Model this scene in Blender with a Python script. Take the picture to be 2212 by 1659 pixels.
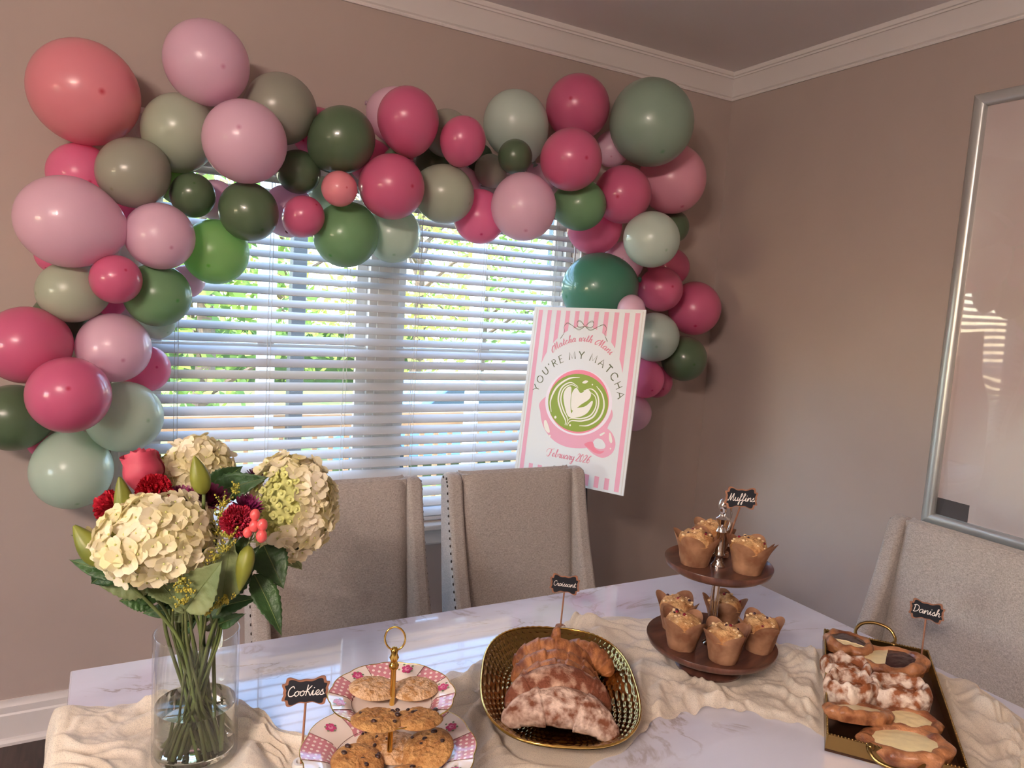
import bpy, bmesh, math, random
from mathutils import Vector, Matrix, Euler, noise
from math import sin, cos, pi, sqrt, radians, atan2

for o in list(bpy.data.objects):
    bpy.data.objects.remove(o)
SC = bpy.context.scene
COL = SC.collection

# ---------------------------------------------------------------- camera
F_PX = 1585.2
CAM = Vector((-2.7002, -2.8033, 1.5641))
CR = Vector((0.87515047, -0.47964759, 0.06363838))
CU = Vector((-0.00375331, 0.12479111, 0.99217594))
CW = Vector((0.4838363, 0.86854209, -0.10741073))
cam_data = bpy.data.cameras.new('camera')
cam_data.sensor_width = 36.0
cam_data.lens = F_PX / 2212.0 * 36.0
cam_data.clip_start = 0.05
cam_data.clip_end = 200
cam = bpy.data.objects.new('camera', cam_data)
COL.objects.link(cam)
M = Matrix((CR, CU, -CW)).transposed().to_4x4()
M.translation = CAM
cam.matrix_world = M
SC.camera = cam

def ray(x, y):
    return CW + CR * ((x - 1106.0) / F_PX) + CU * ((829.5 - y) / F_PX)
def at(x, y, d):
    return CAM + ray(x, y) * d
def onz(x, y, z):
    r = ray(x, y)
    return CAM + r * ((z - CAM.z) / r.z)
def ony(x, y, Y):
    r = ray(x, y)
    return CAM + r * ((Y - CAM.y) / r.y)
def onx(x, y, X):
    r = ray(x, y)
    return CAM + r * ((X - CAM.x) / r.x)
def pxr(n, d):          # length that spans n pixels at depth d
    return n * d / F_PX

# ---------------------------------------------------------------- sky, sun, room lights, exposure
W = bpy.data.worlds.new('sky')
SC.world = W
W.use_nodes = True
nt = W.node_tree
sky = nt.nodes.new('ShaderNodeTexSky')
sky.sky_type = 'NISHITA'
sky.sun_disc = False
sky.sun_elevation = radians(38)
sky.sun_rotation = radians(263)
sky.air_density = 1.0
sky.dust_density = 0.6
sky.ozone_density = 1.4
nt.links.new(sky.outputs[0], nt.nodes['Background'].inputs[0])
nt.nodes['Background'].inputs[1].default_value = 0.95

def light(name, kind, loc, energy, color, **kw):
    d = bpy.data.lights.new(name, kind)
    d.energy = energy
    d.color = color
    for k, v in kw.items():
        setattr(d, k, v)
    o = bpy.data.objects.new(name, d)
    COL.objects.link(o)
    o.location = loc
    return o
sun = light('sun', 'SUN', (-9, -1, 9), 3.4, (1.0, 0.94, 0.84), angle=radians(0.6))
sun.rotation_euler = Vector((0.78, 0.10, -0.62)).to_track_quat('-Z', 'Y').to_euler()
SC.view_settings.view_transform = 'Standard'
SC.view_settings.look = 'None'
SC.view_settings.gamma = 1.0
SC.view_settings.use_curve_mapping = False
SC.view_settings.exposure = 1.2

# ---------------------------------------------------------------- mesh helpers
class MB:
    def __init__(s):
        s.v = []; s.f = []; s.m = []
    def add(s, vs, fs, mi=0):
        o = len(s.v)
        s.v += [Vector(v) for v in vs]
        s.f += [tuple(i + o for i in f) for f in fs]
        s.m += [mi] * len(fs)
        return s
    def box(s, x0, x1, y0, y1, z0, z1, mi=0):
        vs = [(x, y, z) for z in (z0, z1) for y in (y0, y1) for x in (x0, x1)]
        fs = [(0, 2, 3, 1), (4, 5, 7, 6), (0, 1, 5, 4), (2, 6, 7, 3), (0, 4, 6, 2), (1, 3, 7, 5)]
        return s.add(vs, fs, mi)
    def tube(s, path, rad, n=8, caps=True, mi=0, closed=False):
        path = [Vector(p) for p in path]
        N = len(path)
        if not isinstance(rad, (list, tuple)):
            rad = [rad] * N
        vs = []; fs = []
        up = None
        for i, p in enumerate(path):
            if closed:
                t = path[(i + 1) % N] - path[i - 1]
            else:
                t = path[min(i + 1, N - 1)] - path[max(i - 1, 0)]
            if t.length < 1e-9: t = Vector((0, 0, 1))
            t.normalize()
            if up is None:
                up = Vector((0, 0, 1)) if abs(t.z) < .9 else Vector((1, 0, 0))
            a = t.cross(up)
            if a.length < 1e-6: a = t.orthogonal()
            a.normalize()
            b = a.cross(t).normalized()
            up = b
            for k in range(n):
                an = 2 * pi * k / n
                vs.append(p + (a * cos(an) + b * sin(an)) * rad[i])
        for i in range(N if closed else N - 1):
            j = (i + 1) % N
            for k in range(n):
                k2 = (k + 1) % n
                fs.append((i * n + k, i * n + k2, j * n + k2, j * n + k))
        if caps and not closed:
            fs.append(tuple(range(n))[::-1])
            fs.append(tuple((N - 1) * n + k for k in range(n)))
        return s.add(vs, fs, mi)
    def lathe(s, prof, n=32, c=(0, 0, 0), mi=0, fr=None, close=False):
        c = Vector(c); vs = []; fs = []
        N = len(prof)
        for i, (r, z) in enumerate(prof):
            for k in range(n):
                a = 2 * pi * k / n
                q = fr(a, i) if fr else 1.0
                vs.append(c + Vector((r * q * cos(a), r * q * sin(a), z)))
        for i in range(N - 1):
            for k in range(n):
                k2 = (k + 1) % n
                fs.append((i * n + k, i * n + k2, (i + 1) * n + k2, (i + 1) * n + k))
        if prof[0][0] > 1e-6 and close: fs.append(tuple(range(n))[::-1])
        if prof[-1][0] > 1e-6 and close: fs.append(tuple((N - 1) * n + k for k in range(n)))
        return s.add(vs, fs, mi)
    def grid(s, fn, nu, nv, mi=0, wrap_u=False):
        vs = []; fs = []
        for j in range(nv + 1):
            for i in range(nu + (0 if wrap_u else 1)):
                vs.append(fn(i / nu, j / nv))
        w = nu if wrap_u else nu + 1
        for j in range(nv):
            for i in range(nu):
                i2 = (i + 1) % w
                fs.append((j * w + i, j * w + i2, (j + 1) * w + i2, (j + 1) * w + i))
        return s.add(vs, fs, mi)
    def sphere(s, c, r, nu=10, nv=6, mi=0, sc=(1, 1, 1)):
        c = Vector(c)
        def fn(u, v):
            th = pi * v; a = 2 * pi * u
            return c + Vector((r * sc[0] * sin(th) * cos(a), r * sc[1] * sin(th) * sin(a), r * sc[2] * cos(th)))
        return s.grid(fn, nu, nv, mi, wrap_u=True)
    def ext(s, poly, y0, y1, axis='y', mi=0):
        # extrude a 2-D polygon; axis names the extrusion axis
        def P(a, b, t):
            return {'x': (t, a, b), 'y': (a, t, b), 'z': (a, b, t)}[axis]
        n = len(poly)
        vs = [P(a, b, y0) for a, b in poly] + [P(a, b, y1) for a, b in poly]
        fs = [tuple(range(n)), tuple(range(n, 2 * n))[::-1]]
        fs += [(i, n + i, n + (i + 1) % n, (i + 1) % n) for i in range(n)]
        return s.add(vs, fs, mi)
    def move(s, M):
        s.v = [M @ v for v in s.v]
        return s
    def build(s, name, mat, parent=None, smooth=None, bevel=0, seg=2, subsurf=0, loc=None, kind=None, label=None):
        me = bpy.data.meshes.new(name)
        me.from_pydata([tuple(v) for v in s.v], [], s.f)
        mats = mat if isinstance(mat, (list, tuple)) else [mat]
        for m in mats: me.materials.append(m)
        if len(mats) > 1:
            me.polygons.foreach_set('material_index', s.m)
        bm = bmesh.new(); bm.from_mesh(me)
        bmesh.ops.remove_doubles(bm, verts=bm.verts, dist=1e-6)
        bmesh.ops.recalc_face_normals(bm, faces=bm.faces)
        bm.to_mesh(me); bm.free()
        o = bpy.data.objects.new(name, me)
        COL.objects.link(o)
        if parent is not None: o.parent = parent
        if loc is not None: o.location = loc
        if bevel:
            md = o.modifiers.new('bevel', 'BEVEL'); md.width = bevel; md.segments = seg
            md.limit_method = 'ANGLE'; md.angle_limit = radians(40)
        if subsurf:
            md = o.modifiers.new('sub', 'SUBSURF'); md.levels = subsurf; md.render_levels = subsurf
        if smooth is None: smooth = 40
        if smooth is True:
            for p in me.polygons: p.use_smooth = True
        elif smooth:
            for p in me.polygons: p.use_smooth = True
            me.set_sharp_from_angle(angle=radians(smooth))
        if kind: o['kind'] = kind
        if label: o['label'] = label
        return o

def tag(o, label=None, cat=None, group=None, kind=None):
    if label: o['label'] = label
    if cat: o['category'] = cat
    if group: o['group'] = group
    if kind: o['kind'] = kind
    return o
def empty(name, loc=(0, 0, 0), rz=0.0, label=None, cat=None, group=None):
    o = bpy.data.objects.new(name, None)
    COL.objects.link(o)
    o.location = loc
    o.rotation_euler = (0, 0, rz)
    o.empty_display_size = 0.05
    return tag(o, label, cat, group)
def dup(o, parent=None):
    c = o.copy(); COL.objects.link(c)
    c.parent = parent
    for ch in o.children: dup(ch, c)
    return c
def catmull(pts, n=8, closed=False):
    pts = [Vector(p) for p in pts]
    N = len(pts); out = []
    rng = range(N) if closed else range(N - 1)
    for i in rng:
        p1, p2 = pts[i], pts[(i + 1) % N]
        p0 = pts[i - 1] if (closed or i > 0) else p1 * 2 - p2
        p3 = pts[(i + 2) % N] if (closed or i + 2 < N) else p2 * 2 - p1
        for k in range(n):
            t = k / n
            out.append(0.5 * ((2 * p1) + (p2 - p0) * t + (2 * p0 - 5 * p1 + 4 * p2 - p3) * t * t + (3 * p1 - p0 - 3 * p2 + p3) * t ** 3))
    if not closed: out.append(pts[-1])
    return out
def fbm(p, oct=3):
    return noise.fractal(Vector(p), 1.0, 2.0, oct, noise_basis='PERLIN_ORIGINAL')

# ---------------------------------------------------------------- materials
def srgb(r, g, b):
    f = lambda c: (c / 255 / 12.92) if c / 255 <= .04045 else ((c / 255 + .055) / 1.055) ** 2.4
    return (f(r), f(g), f(b), 1.0)
MATS = {}
def mat(name, col, rough=.5, metal=0.0, var=0.0, vscale=20, bump=0.0, bscale=60, spec=.5, coat=0.0, trans=0.0, ior=1.45,
        col2=None, emis=None, estr=0, translucent=0.0, sheen=0.0, vdetail=4, stretch=None, ramp=(.35, .65)):
    m = bpy.data.materials.new(name)
    m.use_nodes = True
    nt = m.node_tree; N = nt.nodes; L = nt.links
    b = N['Principled BSDF']
    b.inputs['Base Color'].default_value = col
    b.inputs['Roughness'].default_value = rough
    b.inputs['Metallic'].default_value = metal
    b.inputs['Specular IOR Level'].default_value = spec
    b.inputs['Coat Weight'].default_value = coat
    b.inputs['Coat Roughness'].default_value = .06
    b.inputs['Transmission Weight'].default_value = trans
    b.inputs['IOR'].default_value = ior
    b.inputs['Sheen Weight'].default_value = sheen
    if emis:
        b.inputs['Emission Color'].default_value = emis
        b.inputs['Emission Strength'].default_value = estr
    tc = None
    def coord():
        nonlocal tc
        if tc is None:
            tc = N.new('ShaderNodeTexCoord').outputs['Object']
            if stretch:
                mp = N.new('ShaderNodeMapping'); mp.inputs['Scale'].default_value = stretch
                L.new(tc, mp.inputs[0]); tc = mp.outputs[0]
        return tc
    if var or col2:
        n = N.new('ShaderNodeTexNoise'); n.inputs['Scale'].default_value = vscale; n.inputs['Detail'].default_value = vdetail
        L.new(coord(), n.inputs['Vector'])
        r = N.new('ShaderNodeValToRGB')
        c2 = col2 if col2 else tuple(max(0, c * (1 - var)) for c in col[:3]) + (1,)
        c1 = col if col2 else tuple(min(1, c * (1 + var)) for c in col[:3]) + (1,)
        r.color_ramp.elements[0].position = ramp[0]; r.color_ramp.elements[0].color = c2
        r.color_ramp.elements[1].position = ramp[1]; r.color_ramp.elements[1].color = c1
        L.new(n.outputs[0], r.inputs[0]); L.new(r.outputs[0], b.inputs['Base Color'])
    if bump:
        n = N.new('ShaderNodeTexNoise'); n.inputs['Scale'].default_value = bscale; n.inputs['Detail'].default_value = 6
        L.new(coord(), n.inputs['Vector'])
        bp = N.new('ShaderNodeBump'); bp.inputs['Strength'].default_value = bump; bp.inputs['Distance'].default_value = .01
        L.new(n.outputs[0], bp.inputs['Height']); L.new(bp.outputs[0], b.inputs['Normal'])
    if translucent:
        t = N.new('ShaderNodeBsdfTranslucent')
        src = b.inputs['Base Color']
        if src.is_linked: L.new(src.links[0].from_socket, t.inputs[0])
        else: t.inputs[0].default_value = col
        mx = N.new('ShaderNodeMixShader'); mx.inputs[0].default_value = translucent
        L.new(b.outputs[0], mx.inputs[1]); L.new(t.outputs[0], mx.inputs[2])
        L.new(mx.outputs[0], N['Material Output'].inputs[0])
    MATS[name] = m
    return m
def clear_mat(name, tint, rough=.01, lo=.04, hi=.85, pw=4.0):
    # thin clear sheet: see-through, mirror-like towards grazing angles
    m = bpy.data.materials.new(name); m.use_nodes = True
    nt = m.node_tree; N = nt.nodes; L = nt.links; N.clear()
    o = N.new('ShaderNodeOutputMaterial'); t = N.new('ShaderNodeBsdfTransparent'); g = N.new('ShaderNodeBsdfGlossy')
    t.inputs[0].default_value = tint; g.inputs['Roughness'].default_value = rough
    lw = N.new('ShaderNodeLayerWeight'); lw.inputs[0].default_value = .5
    pwn = N.new('ShaderNodeMath'); pwn.operation = 'POWER'; pwn.inputs[1].default_value = pw; L.new(lw.outputs['Facing'], pwn.inputs[0])
    mr = N.new('ShaderNodeMapRange'); mr.inputs[3].default_value = lo; mr.inputs[4].default_value = hi; L.new(pwn.outputs[0], mr.inputs[0])
    x = N.new('ShaderNodeMixShader'); L.new(mr.outputs[0], x.inputs[0]); L.new(t.outputs[0], x.inputs[1]); L.new(g.outputs[0], x.inputs[2]); L.new(x.outputs[0], o.inputs[0])
    return m

# ================================================================ ROOM SHELL
WALLC = srgb(180, 164, 155)
m_wall = mat('wall_paint', WALLC, .62, var=.02, vscale=3, bump=.02, bscale=400)
m_ceil = mat('ceiling_paint', srgb(240, 236, 236), .8, bump=.02, bscale=300)
m_trim = mat('trim_paint', srgb(226, 220, 216), .35)
m_floor = mat('dark_wood_floor', srgb(66, 48, 42), .35, col2=srgb(44, 31, 28), vscale=6, stretch=(12, 1, 1), bump=.05)
m_vinyl = mat('window_vinyl', srgb(236, 236, 234), .35)
m_slat = mat('blind_slat', srgb(224, 224, 226), .38, translucent=.20)
m_cord = mat('cord', srgb(225, 222, 218), .7)
H = 2.74
RX0, RY0 = -6.4, -6.0
OX0, OX1, OZ0, OZ1 = -2.60, -0.83, 0.63, 2.045

def struct(o):
    o['kind'] = 'structure'; return o
struct(MB().box(RX0 - .2, .2, RY0 - .2, .16, -.2, 0).build('floor_slab', m_floor)).name = 'floor'
# floor boards as pieces of the floor
fl = bpy.data.objects['floor']
bw = .13
pm = MB().box(0, 1.0, 0, bw - .003, 0, .004).build('plank', m_floor, fl)
pm.location = (-5.3, -.30, 0)
k = 0
for j in range(14):
    for i in range(3):
        if j == 0 and i == 0: continue
        c = pm.copy(); COL.objects.link(c); c.parent = fl
        c.location = (-5.3 + i * 1.003 + (j % 3) * .33, -.145 - (j + 1) * bw + (0 if j or i else 0), 0)
struct(MB().box(RX0 - .2, .2, RY0 - .2, .16, H, H + .2).build('ceiling', m_ceil))
w = MB()
w.box(RX0 - .2, OX0, 0, .16, 0, H).box(OX1, .16, 0, .16, 0, H).box(OX0, OX1, 0, .16, 0, OZ0).box(OX0, OX1, 0, .16, OZ1, H)
struct(w.build('wall_back', m_wall))
struct(MB().box(0, .16, RY0, 0, 0, H).build('wall_right', m_wall))
w = MB()      # left wall, with an unseen window opening added to let in fill daylight
LY0, LY1, LZ0, LZ1 = -3.2, -2.0, 1.0, 2.0
w.box(RX0 - .16, RX0, RY0, LY0, 0, H).box(RX0 - .16, RX0, LY1, 0, 0, H).box(RX0 - .16, RX0, LY0, LY1, 0, LZ0).box(RX0 - .16, RX0, LY0, LY1, LZ1, H)
struct(w.build('wall_left', m_wall))
w = MB(); x_ = RX0 - .08
for y in (LY0, (LY0 + LY1) / 2 - .03, LY1 - .06): w.box(x_ - .03, x_ + .03, y, y + .06, LZ0, LZ1)
for z in (LZ0, LZ1 - .06): w.box(x_ - .03, x_ + .03, LY0 + .06, LY1 - .06, z, z + .06)
struct(w.build('added_fill_window', m_trim))
struct(MB().box(RX0, 0, RY0 - .16, RY0, 0, H).build('wall_front', m_wall))


# crown moulding: profile (depth from wall, height below ceiling)
cp = [(0, -.113), (.008, -.113), (.011, -.106), (.008, -.101), (.015, -.096), (.017, -.090), (.030, -.060), (.046, -.034), (.051, -.028),
      (.056, -.027), (.056, -.019), (.062, -.017), (.066, -.008), (.066, 0), (0, 0)]
def crown(name, wall):
    mb = MB(); n = len(cp); vs = []
    for d, z in cp:
        if wall == 'back': vs.append((-d, -d, H + z))
        else: vs.append((-d, -d, H + z))
    for d, z in cp:
        if wall == 'back': vs.append((RX0, -d, H + z))
        else: vs.append((-d, RY0, H + z))
    fs = [(i, (i + 1) % n, n + (i + 1) % n, n + i) for i in range(n)] + [tuple(range(n)), tuple(range(n, 2 * n))[::-1]]
    mb.add(vs, fs)
    return struct(mb.build(name, m_trim, smooth=25))
crown('trim_1', 'back'); crown('trim_2', 'right')
bp_ = [(0, 0), (.030, 0), (.030, .010), (.024, .018), (.016, .022), (.016, .100), (.012, .106), (.012, .128), (.009, .134), (.006, .142), (.006, .150), (0, .150)]
struct(MB().ext([(-d, z) for d, z in bp_], RX0, -.001, 'x').build('baseboard_back', m_trim, smooth=25))
mb = MB().ext([(-d, z) for d, z in bp_], RY0, -.03, 'y')
struct(mb.build('baseboard_right', m_trim, smooth=25))

# ---------------------------------------------------------------- window: casing, sill, twin sash unit, glass
win = empty('window_1', (0, 0, 0)); struct(win)
cas = [(0, 0), (.010, 0), (.014, .006), (.012, .018), (.017, .030), (.017, .058), (.022, .064), (.022, .078), (.014, .085), (0, .085)]  # (depth, across)
def casing(path_pts, name):
    # sweep with mitres round the opening: path is list of (x,z, outward dx, dz)
    vs = []; n = len(cas)
    for (x, z, dx, dz) in path_pts:
        for d, a in cas: vs.append((x + dx * a, -d, z + dz * a))
    fs = []
    for s_ in range(len(path_pts) - 1):
        for i in range(n):
            fs.append((s_ * n + i, s_ * n + (i + 1) % n, (s_ + 1) * n + (i + 1) % n, (s_ + 1) * n + i))
    return MB().add(vs, fs).build(name, m_trim, win, smooth=25)
casing([(OX0, OZ0 - .02, -1, 0), (OX0, OZ1, -1, 1), (OX1, OZ1, 1, 1), (OX1, OZ0 - .02, 1, 0)], 'casing')
MB().box(OX0 - .11, OX1 + .11, -.055, .07, OZ0 - .028, OZ0 - .004).build('sill', m_trim, win, bevel=.006)
MB().ext([(0, OZ0 - .10), (-.012, OZ0 - .10), (-.016, OZ0 - .092), (-.014, OZ0 - .07), (-.02, OZ0 - .05), (-.026, OZ0 - .035), (-.026, OZ0 - .028), (0, OZ0 - .028)],
         OX0 - .085, OX1 + .085, 'x').build('apron', m_trim, win, smooth=25)
MX = -1.717
MB().box(OX0, OX0 + .03, .07, .13, OZ0, OZ1).box(OX1 - .03, OX1, .07, .13, OZ0, OZ1).box(OX0 + .03, OX1 - .03, .07, .13, OZ1 - .035, OZ1).box(OX0 + .03, OX1 - .03, .07, .13, OZ0, OZ0 + .035).build('window_frame', m_vinyl, win, bevel=.003)
MB().box(MX - .062, MX + .062, .065, .135, OZ0 + .035, OZ1 - .035).box(MX - .03, MX + .03, .058, .065, OZ0 + .035, OZ1 - .035).build('mullion', m_vinyl, win, bevel=.003)
m_glass = clear_mat('window_glass', (.97, .985, .98, 1), .02, .03, .6)
RZ = 1.335
for a, b in ((OX0 + .03, MX - .062), (MX + .062, OX1 - .03)):
    for lo, hi, y in ((OZ0 + .035, RZ + .02, .078), (RZ - .02, OZ1 - .035, .102)):
        t = .042
        s_ = MB().box(a, a + t, y, y + .022, lo, hi).box(b - t, b, y, y + .022, lo, hi).box(a + t, b - t, y, y + .022, lo, lo + t).box(a + t, b - t, y, y + .022, hi - t, hi).build('sash', m_vinyl, win, bevel=.002)
        MB().box(a + t, b - t, y + .009, y + .012, lo + t, hi - t).build('pane', m_glass, s_)
    MB().box((a + b) / 2 - .03, (a + b) / 2 + .03, .062, .078, RZ + .02, RZ + .034).build('sash_lock', m_vinyl, win, bevel=.003)

# ---------------------------------------------------------------- blind (one thing: headrail, slats, cords, bottom rail)
bl = empty('window_blind', (0, 0, 0), label='wide white horizontal slat blind covering the double window', cat='blind')
BX0, BX1 = OX0 + .008, OX1 - .008
MB().box(BX0, BX1, .0, .055, OZ1 - .055, OZ1 - .004).build('headrail', m_slat, bl, bevel=.003)
MB().box(BX0 - .003, BX1 + .003, -.012, -.001, OZ1 - .075, OZ1 - .004).build('valance', m_slat, bl, bevel=.003)
PITCH, TILT, SW = .0447, radians(30), .0505
sv = []; NS = 6
for i in range(NS + 1):
    q = i / NS - .5; sv.append((q * SW, .0022 * (1 - 4 * q * q)))
prof = [(a, b + .0014) for a, b in sv] + [(a, b - .0014) for a, b in sv[::-1]]
cy = .028
smb = MB().ext([(a * cos(TILT) - b * sin(TILT), a * sin(TILT) + b * cos(TILT)) for a, b in prof], BX0, BX1, 'x')
ztop = OZ1 - .085
nsl = int((ztop - (OZ0 + .028)) / PITCH)
s0 = smb.build('slat', m_slat, bl, smooth=30); s0.location = (0, cy, ztop)
for i in range(1, nsl + 1):
    c = s0.copy(); COL.objects.link(c); c.parent = bl
    c.location = (0, cy, ztop - i * PITCH); c.rotation_euler = (radians(random.Random(i).uniform(-1.2, 1.2)), 0, 0)
MB().box(BX0, BX1, cy - .026, cy + .026, OZ0 + .0, OZ0 + .018).build('bottom_rail', m_slat, bl, bevel=.004)
for x in (-2.48, -2.168, -1.879, -1.591, -1.299, -.947):
    lad = MB()
    for yy in (cy - .0245, cy + .0245):
        lad.tube([(x, yy, OZ0 + .015), (x, yy, OZ1 - .05)], .0011, 5)
    for i in range(nsl + 1):
        z = ztop - i * PITCH
        lad.tube([(x, cy - .0245, z - .0145 - .003), (x, cy + .0245, z + .0145 - .003)], .0008, 4)
    lad.tube([(x - .012, cy - .027, OZ0 + .015), (x - .012, cy - .027, OZ1 - .05)], .0010, 5)
    lad.build('ladder_cord', m_cord, bl)
MB().tube([(-.862, cy - .034, OZ1 - .05), (-.864, cy - .036, 1.2)], .0045, 6).build('tilt_wand', m_cord, bl)

# ---------------------------------------------------------------- ceiling fixture behind the camera (its bulbs glint on the balloons)
m_brass = mat('lamp_brass', srgb(190, 150, 90), .25, metal=1.0)
m_bulb = mat('bulb_glow', (1, .8, .55, 1), .3, emis=(1, .74, .45, 1), estr=60)
LP = Vector((-4.2, -3.5, H))
lamp = empty('chandelier', LP, label='brass ceiling chandelier with bare warm bulbs behind the camera', cat='chandelier')
MB().lathe([(0, 0), (.09, 0), (.09, -.015), (.03, -.03), (.012, -.04), (.012, -.22), (.04, -.24), (.04, -.28), (0, -.30)], 20).build('stem', m_brass, lamp)
for k in range(6):
    a = 2 * pi * k / 6 + .3
    d = Vector((cos(a), sin(a), 0))
    MB().tube(catmull([d * .02 + Vector((0, 0, -.26)), d * .16 + Vector((0, 0, -.33)), d * .27 + Vector((0, 0, -.30)), d * .3 + Vector((0, 0, -.26))], 5), .007, 6).tube([d * .3 + Vector((0, 0, -.265)), d * .3 + Vector((0, 0, -.235))], .016, 8).build('arm', m_brass, lamp)
    b_ = MB().sphere(d * .3 + Vector((0, 0, -.20)), .026, 12, 8, sc=(1, 1, 1.3)).build('bulb', m_bulb, lamp)
    b_.visible_shadow = False if False else True
    pl = light('bulb_light', 'POINT', LP + d * .3 + Vector((0, 0, -.20)), 128, (1.0, .825, .75), shadow_soft_size=.03)

# ================================================================ OUTDOORS (seen through the blind)
m_grass = mat('grass', srgb(118, 140, 70), .9, col2=srgb(150, 140, 90), vscale=3, bump=.3, bscale=80)
m_deck = mat('deck_wood', srgb(176, 138, 100), .7, var=.15, vscale=5, stretch=(1, 8, 8))
m_post = mat('dark_post', srgb(70, 74, 78), .5)
m_lpost = mat('pale_post', srgb(190, 200, 205), .5)
m_leafA = mat('tree_leaf', srgb(150, 170, 70), .6, col2=srgb(88, 120, 52), vscale=2.5, translucent=.3)
m_leafB = mat('tree_leaf_yellow', srgb(206, 200, 96), .6, col2=srgb(140, 160, 80), vscale=2.5, translucent=.3)
m_bark = mat('bark', srgb(110, 92, 78), .9, var=.2, bump=.5, bscale=30)
m_siding = mat('white_siding', srgb(214, 216, 214), .7)
m_roof = mat('roof_shingle', srgb(140, 120, 108), .9, var=.12, vscale=30)
m_hglass = mat('dark_window', srgb(70, 84, 96), .08)
m_car = mat('car_paint', srgb(120, 160, 205), .25, coat=.6)
m_tyre = mat('tyre', srgb(30, 30, 32), .8)
GZ = -1.0
tag(MB().box(-40, 40, -30, 45, GZ - .2, GZ).build('lawn', m_grass), 'green lawn outside the window', 'lawn', kind='structure')
# deck with railing
dk = empty('deck', (0, 0, 0), label='wooden deck floor outside the window', cat='deck')
for i in range(22):
    MB().box(-7 + 0, 2.2, .2 + i * .143, .2 + i * .143 + .138, -.44, -.405).build('deck_board', m_deck, dk)
MB().box(-7, 2.2, .2, 3.3, -.62, -.441).build('deck_frame', m_deck, dk)
for i in range(4):
    MB().box(-6.8 + i * 2.95, -6.66 + i * 2.95, 3.1, 3.24, GZ, -.62).build('deck_post', m_deck, dk)
rl = empty('deck_railing', (0, 0, -.4), label='wooden deck railing with thin balusters behind the blind', cat='railing')
MB().box(-7, 2.2, 3.14, 3.28, .93, .97).build('top_rail', m_deck, rl)
MB().box(-7, 2.2, 3.17, 3.25, .08, .16).build('bottom_rail', m_deck, rl)
MB().box(-7, 2.2, 3.17, 3.25, .84, .93).build('rail', m_deck, rl)
b0 = MB().box(-.018, .018, 3.192, 3.228, .16, .84).build('baluster', m_deck, rl); b0.location.x = -6.9
for i in range(1, 68):
    c = b0.copy(); COL.objects.link(c); c.parent = rl; c.location.x = -6.9 + i * .136
for x in (-5.2, -2.9, -.6, 1.7):
    MB().box(x - .045, x + .045, 3.165, 3.255, 0, 1.05).build('rail_post', m_deck, rl)
p = ony(641, 700, 3.0)
tag(MB().box(p.x - .055, p.x + .055, 2.95, 3.06, -.405, 2.85).build('porch_post', m_post, bevel=.006), 'dark grey porch post behind the left half of the blind', 'post')
p = ony(576, 700, 3.0)
tag(MB().box(p.x - .06, p.x + .06, 2.95, 3.07, -.405, 2.85).build('porch_post', m_lpost, bevel=.006), 'pale blue-grey porch post behind the left half of the blind', 'post')
p = ony(1034, 600, 3.0)
tag(MB().box(p.x - .05, p.x + .05, 2.95, 3.05, -.405, 2.85).build('porch_post', m_lpost, bevel=.006), 'pale blue-grey porch post behind the right half of the blind', 'post')
tag(MB().box(-7, 2.2, 2.9, 3.1, 2.85, 3.02).build('porch_beam', m_deck), 'brown wooden porch beam spanning the posts outside', 'beam')
# trees
def tree(px, Y, h, rx, rz, seed, mt, label, zc=None):
    rnd = random.Random(seed)
    x = ony(px, 650, Y).x
    t = empty('tree', (x, Y, GZ), label=label, cat='tree', group='trees outside the window')
    tr = MB().tube([(0, 0, 0), (.1, 0, h * .35), (.05, .1, h * .6), (0, .1, h * .85)], [.16, .12, .08, .03], 7)
    for k in range(11):
        a = rnd.uniform(0, 2 * pi); z0 = h * rnd.uniform(.2, .75)
        tr.tube([(.05, 0, z0), (cos(a) * rx * .5, sin(a) * rx * .5, z0 + h * .10), (cos(a) * rx, sin(a) * rx, z0 + h * rnd.uniform(.05, .22))], [.05, .03, .008], 5)
    tr.build('trunk', m_bark, t)
    lf = MB()
    for k in range(2600):
        while True:
            u, v, w_ = rnd.uniform(-1, 1), rnd.uniform(-1, 1), rnd.uniform(-1, 1)
            if u * u + v * v + w_ * w_ < 1: break
        c = Vector((u * rx, v * rx, h * .55 + w_ * rz))
        if c.z < .3: c.z = rnd.uniform(.3, 1)
        # cluster leaves around sparse twigs
        if noise.noise(c * 1.1 + Vector((seed, 0, 0))) < -.06: continue
        s_ = rnd.uniform(.06, .14)
        a = Vector((rnd.uniform(-1, 1), rnd.uniform(-1, 1), rnd.uniform(-1, 1))).normalized(); b = a.orthogonal().normalized()
        lf.add([c - a * s_, c + b * s_ * .5, c + a * s_, c - b * s_ * .5], [(0, 1, 2, 3)])
    lf.build('foliage', mt, t, smooth=0, kind='stuff')
tree(430, 7.5, 5.0, 1.6, 2.3, 1, m_leafA, 'leafy green tree outside, leftmost behind the blind')
tree(640, 14.3, 6.4, 2.0, 3.0, 2, m_leafB, 'yellow-green tree outside behind the dark porch post')
tree(900, 10.9, 5.8, 1.6, 2.6, 3, m_leafB, 'yellow-green tree outside right of the window mullion')
tree(1040, 14.3, 6.6, 1.9, 2.9, 4, m_leafA, 'green tree outside beside the white neighbouring house')
tree(230, 11.2, 6.0, 1.8, 2.6, 5, m_leafA, 'green tree outside behind the left balloon column')
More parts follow.
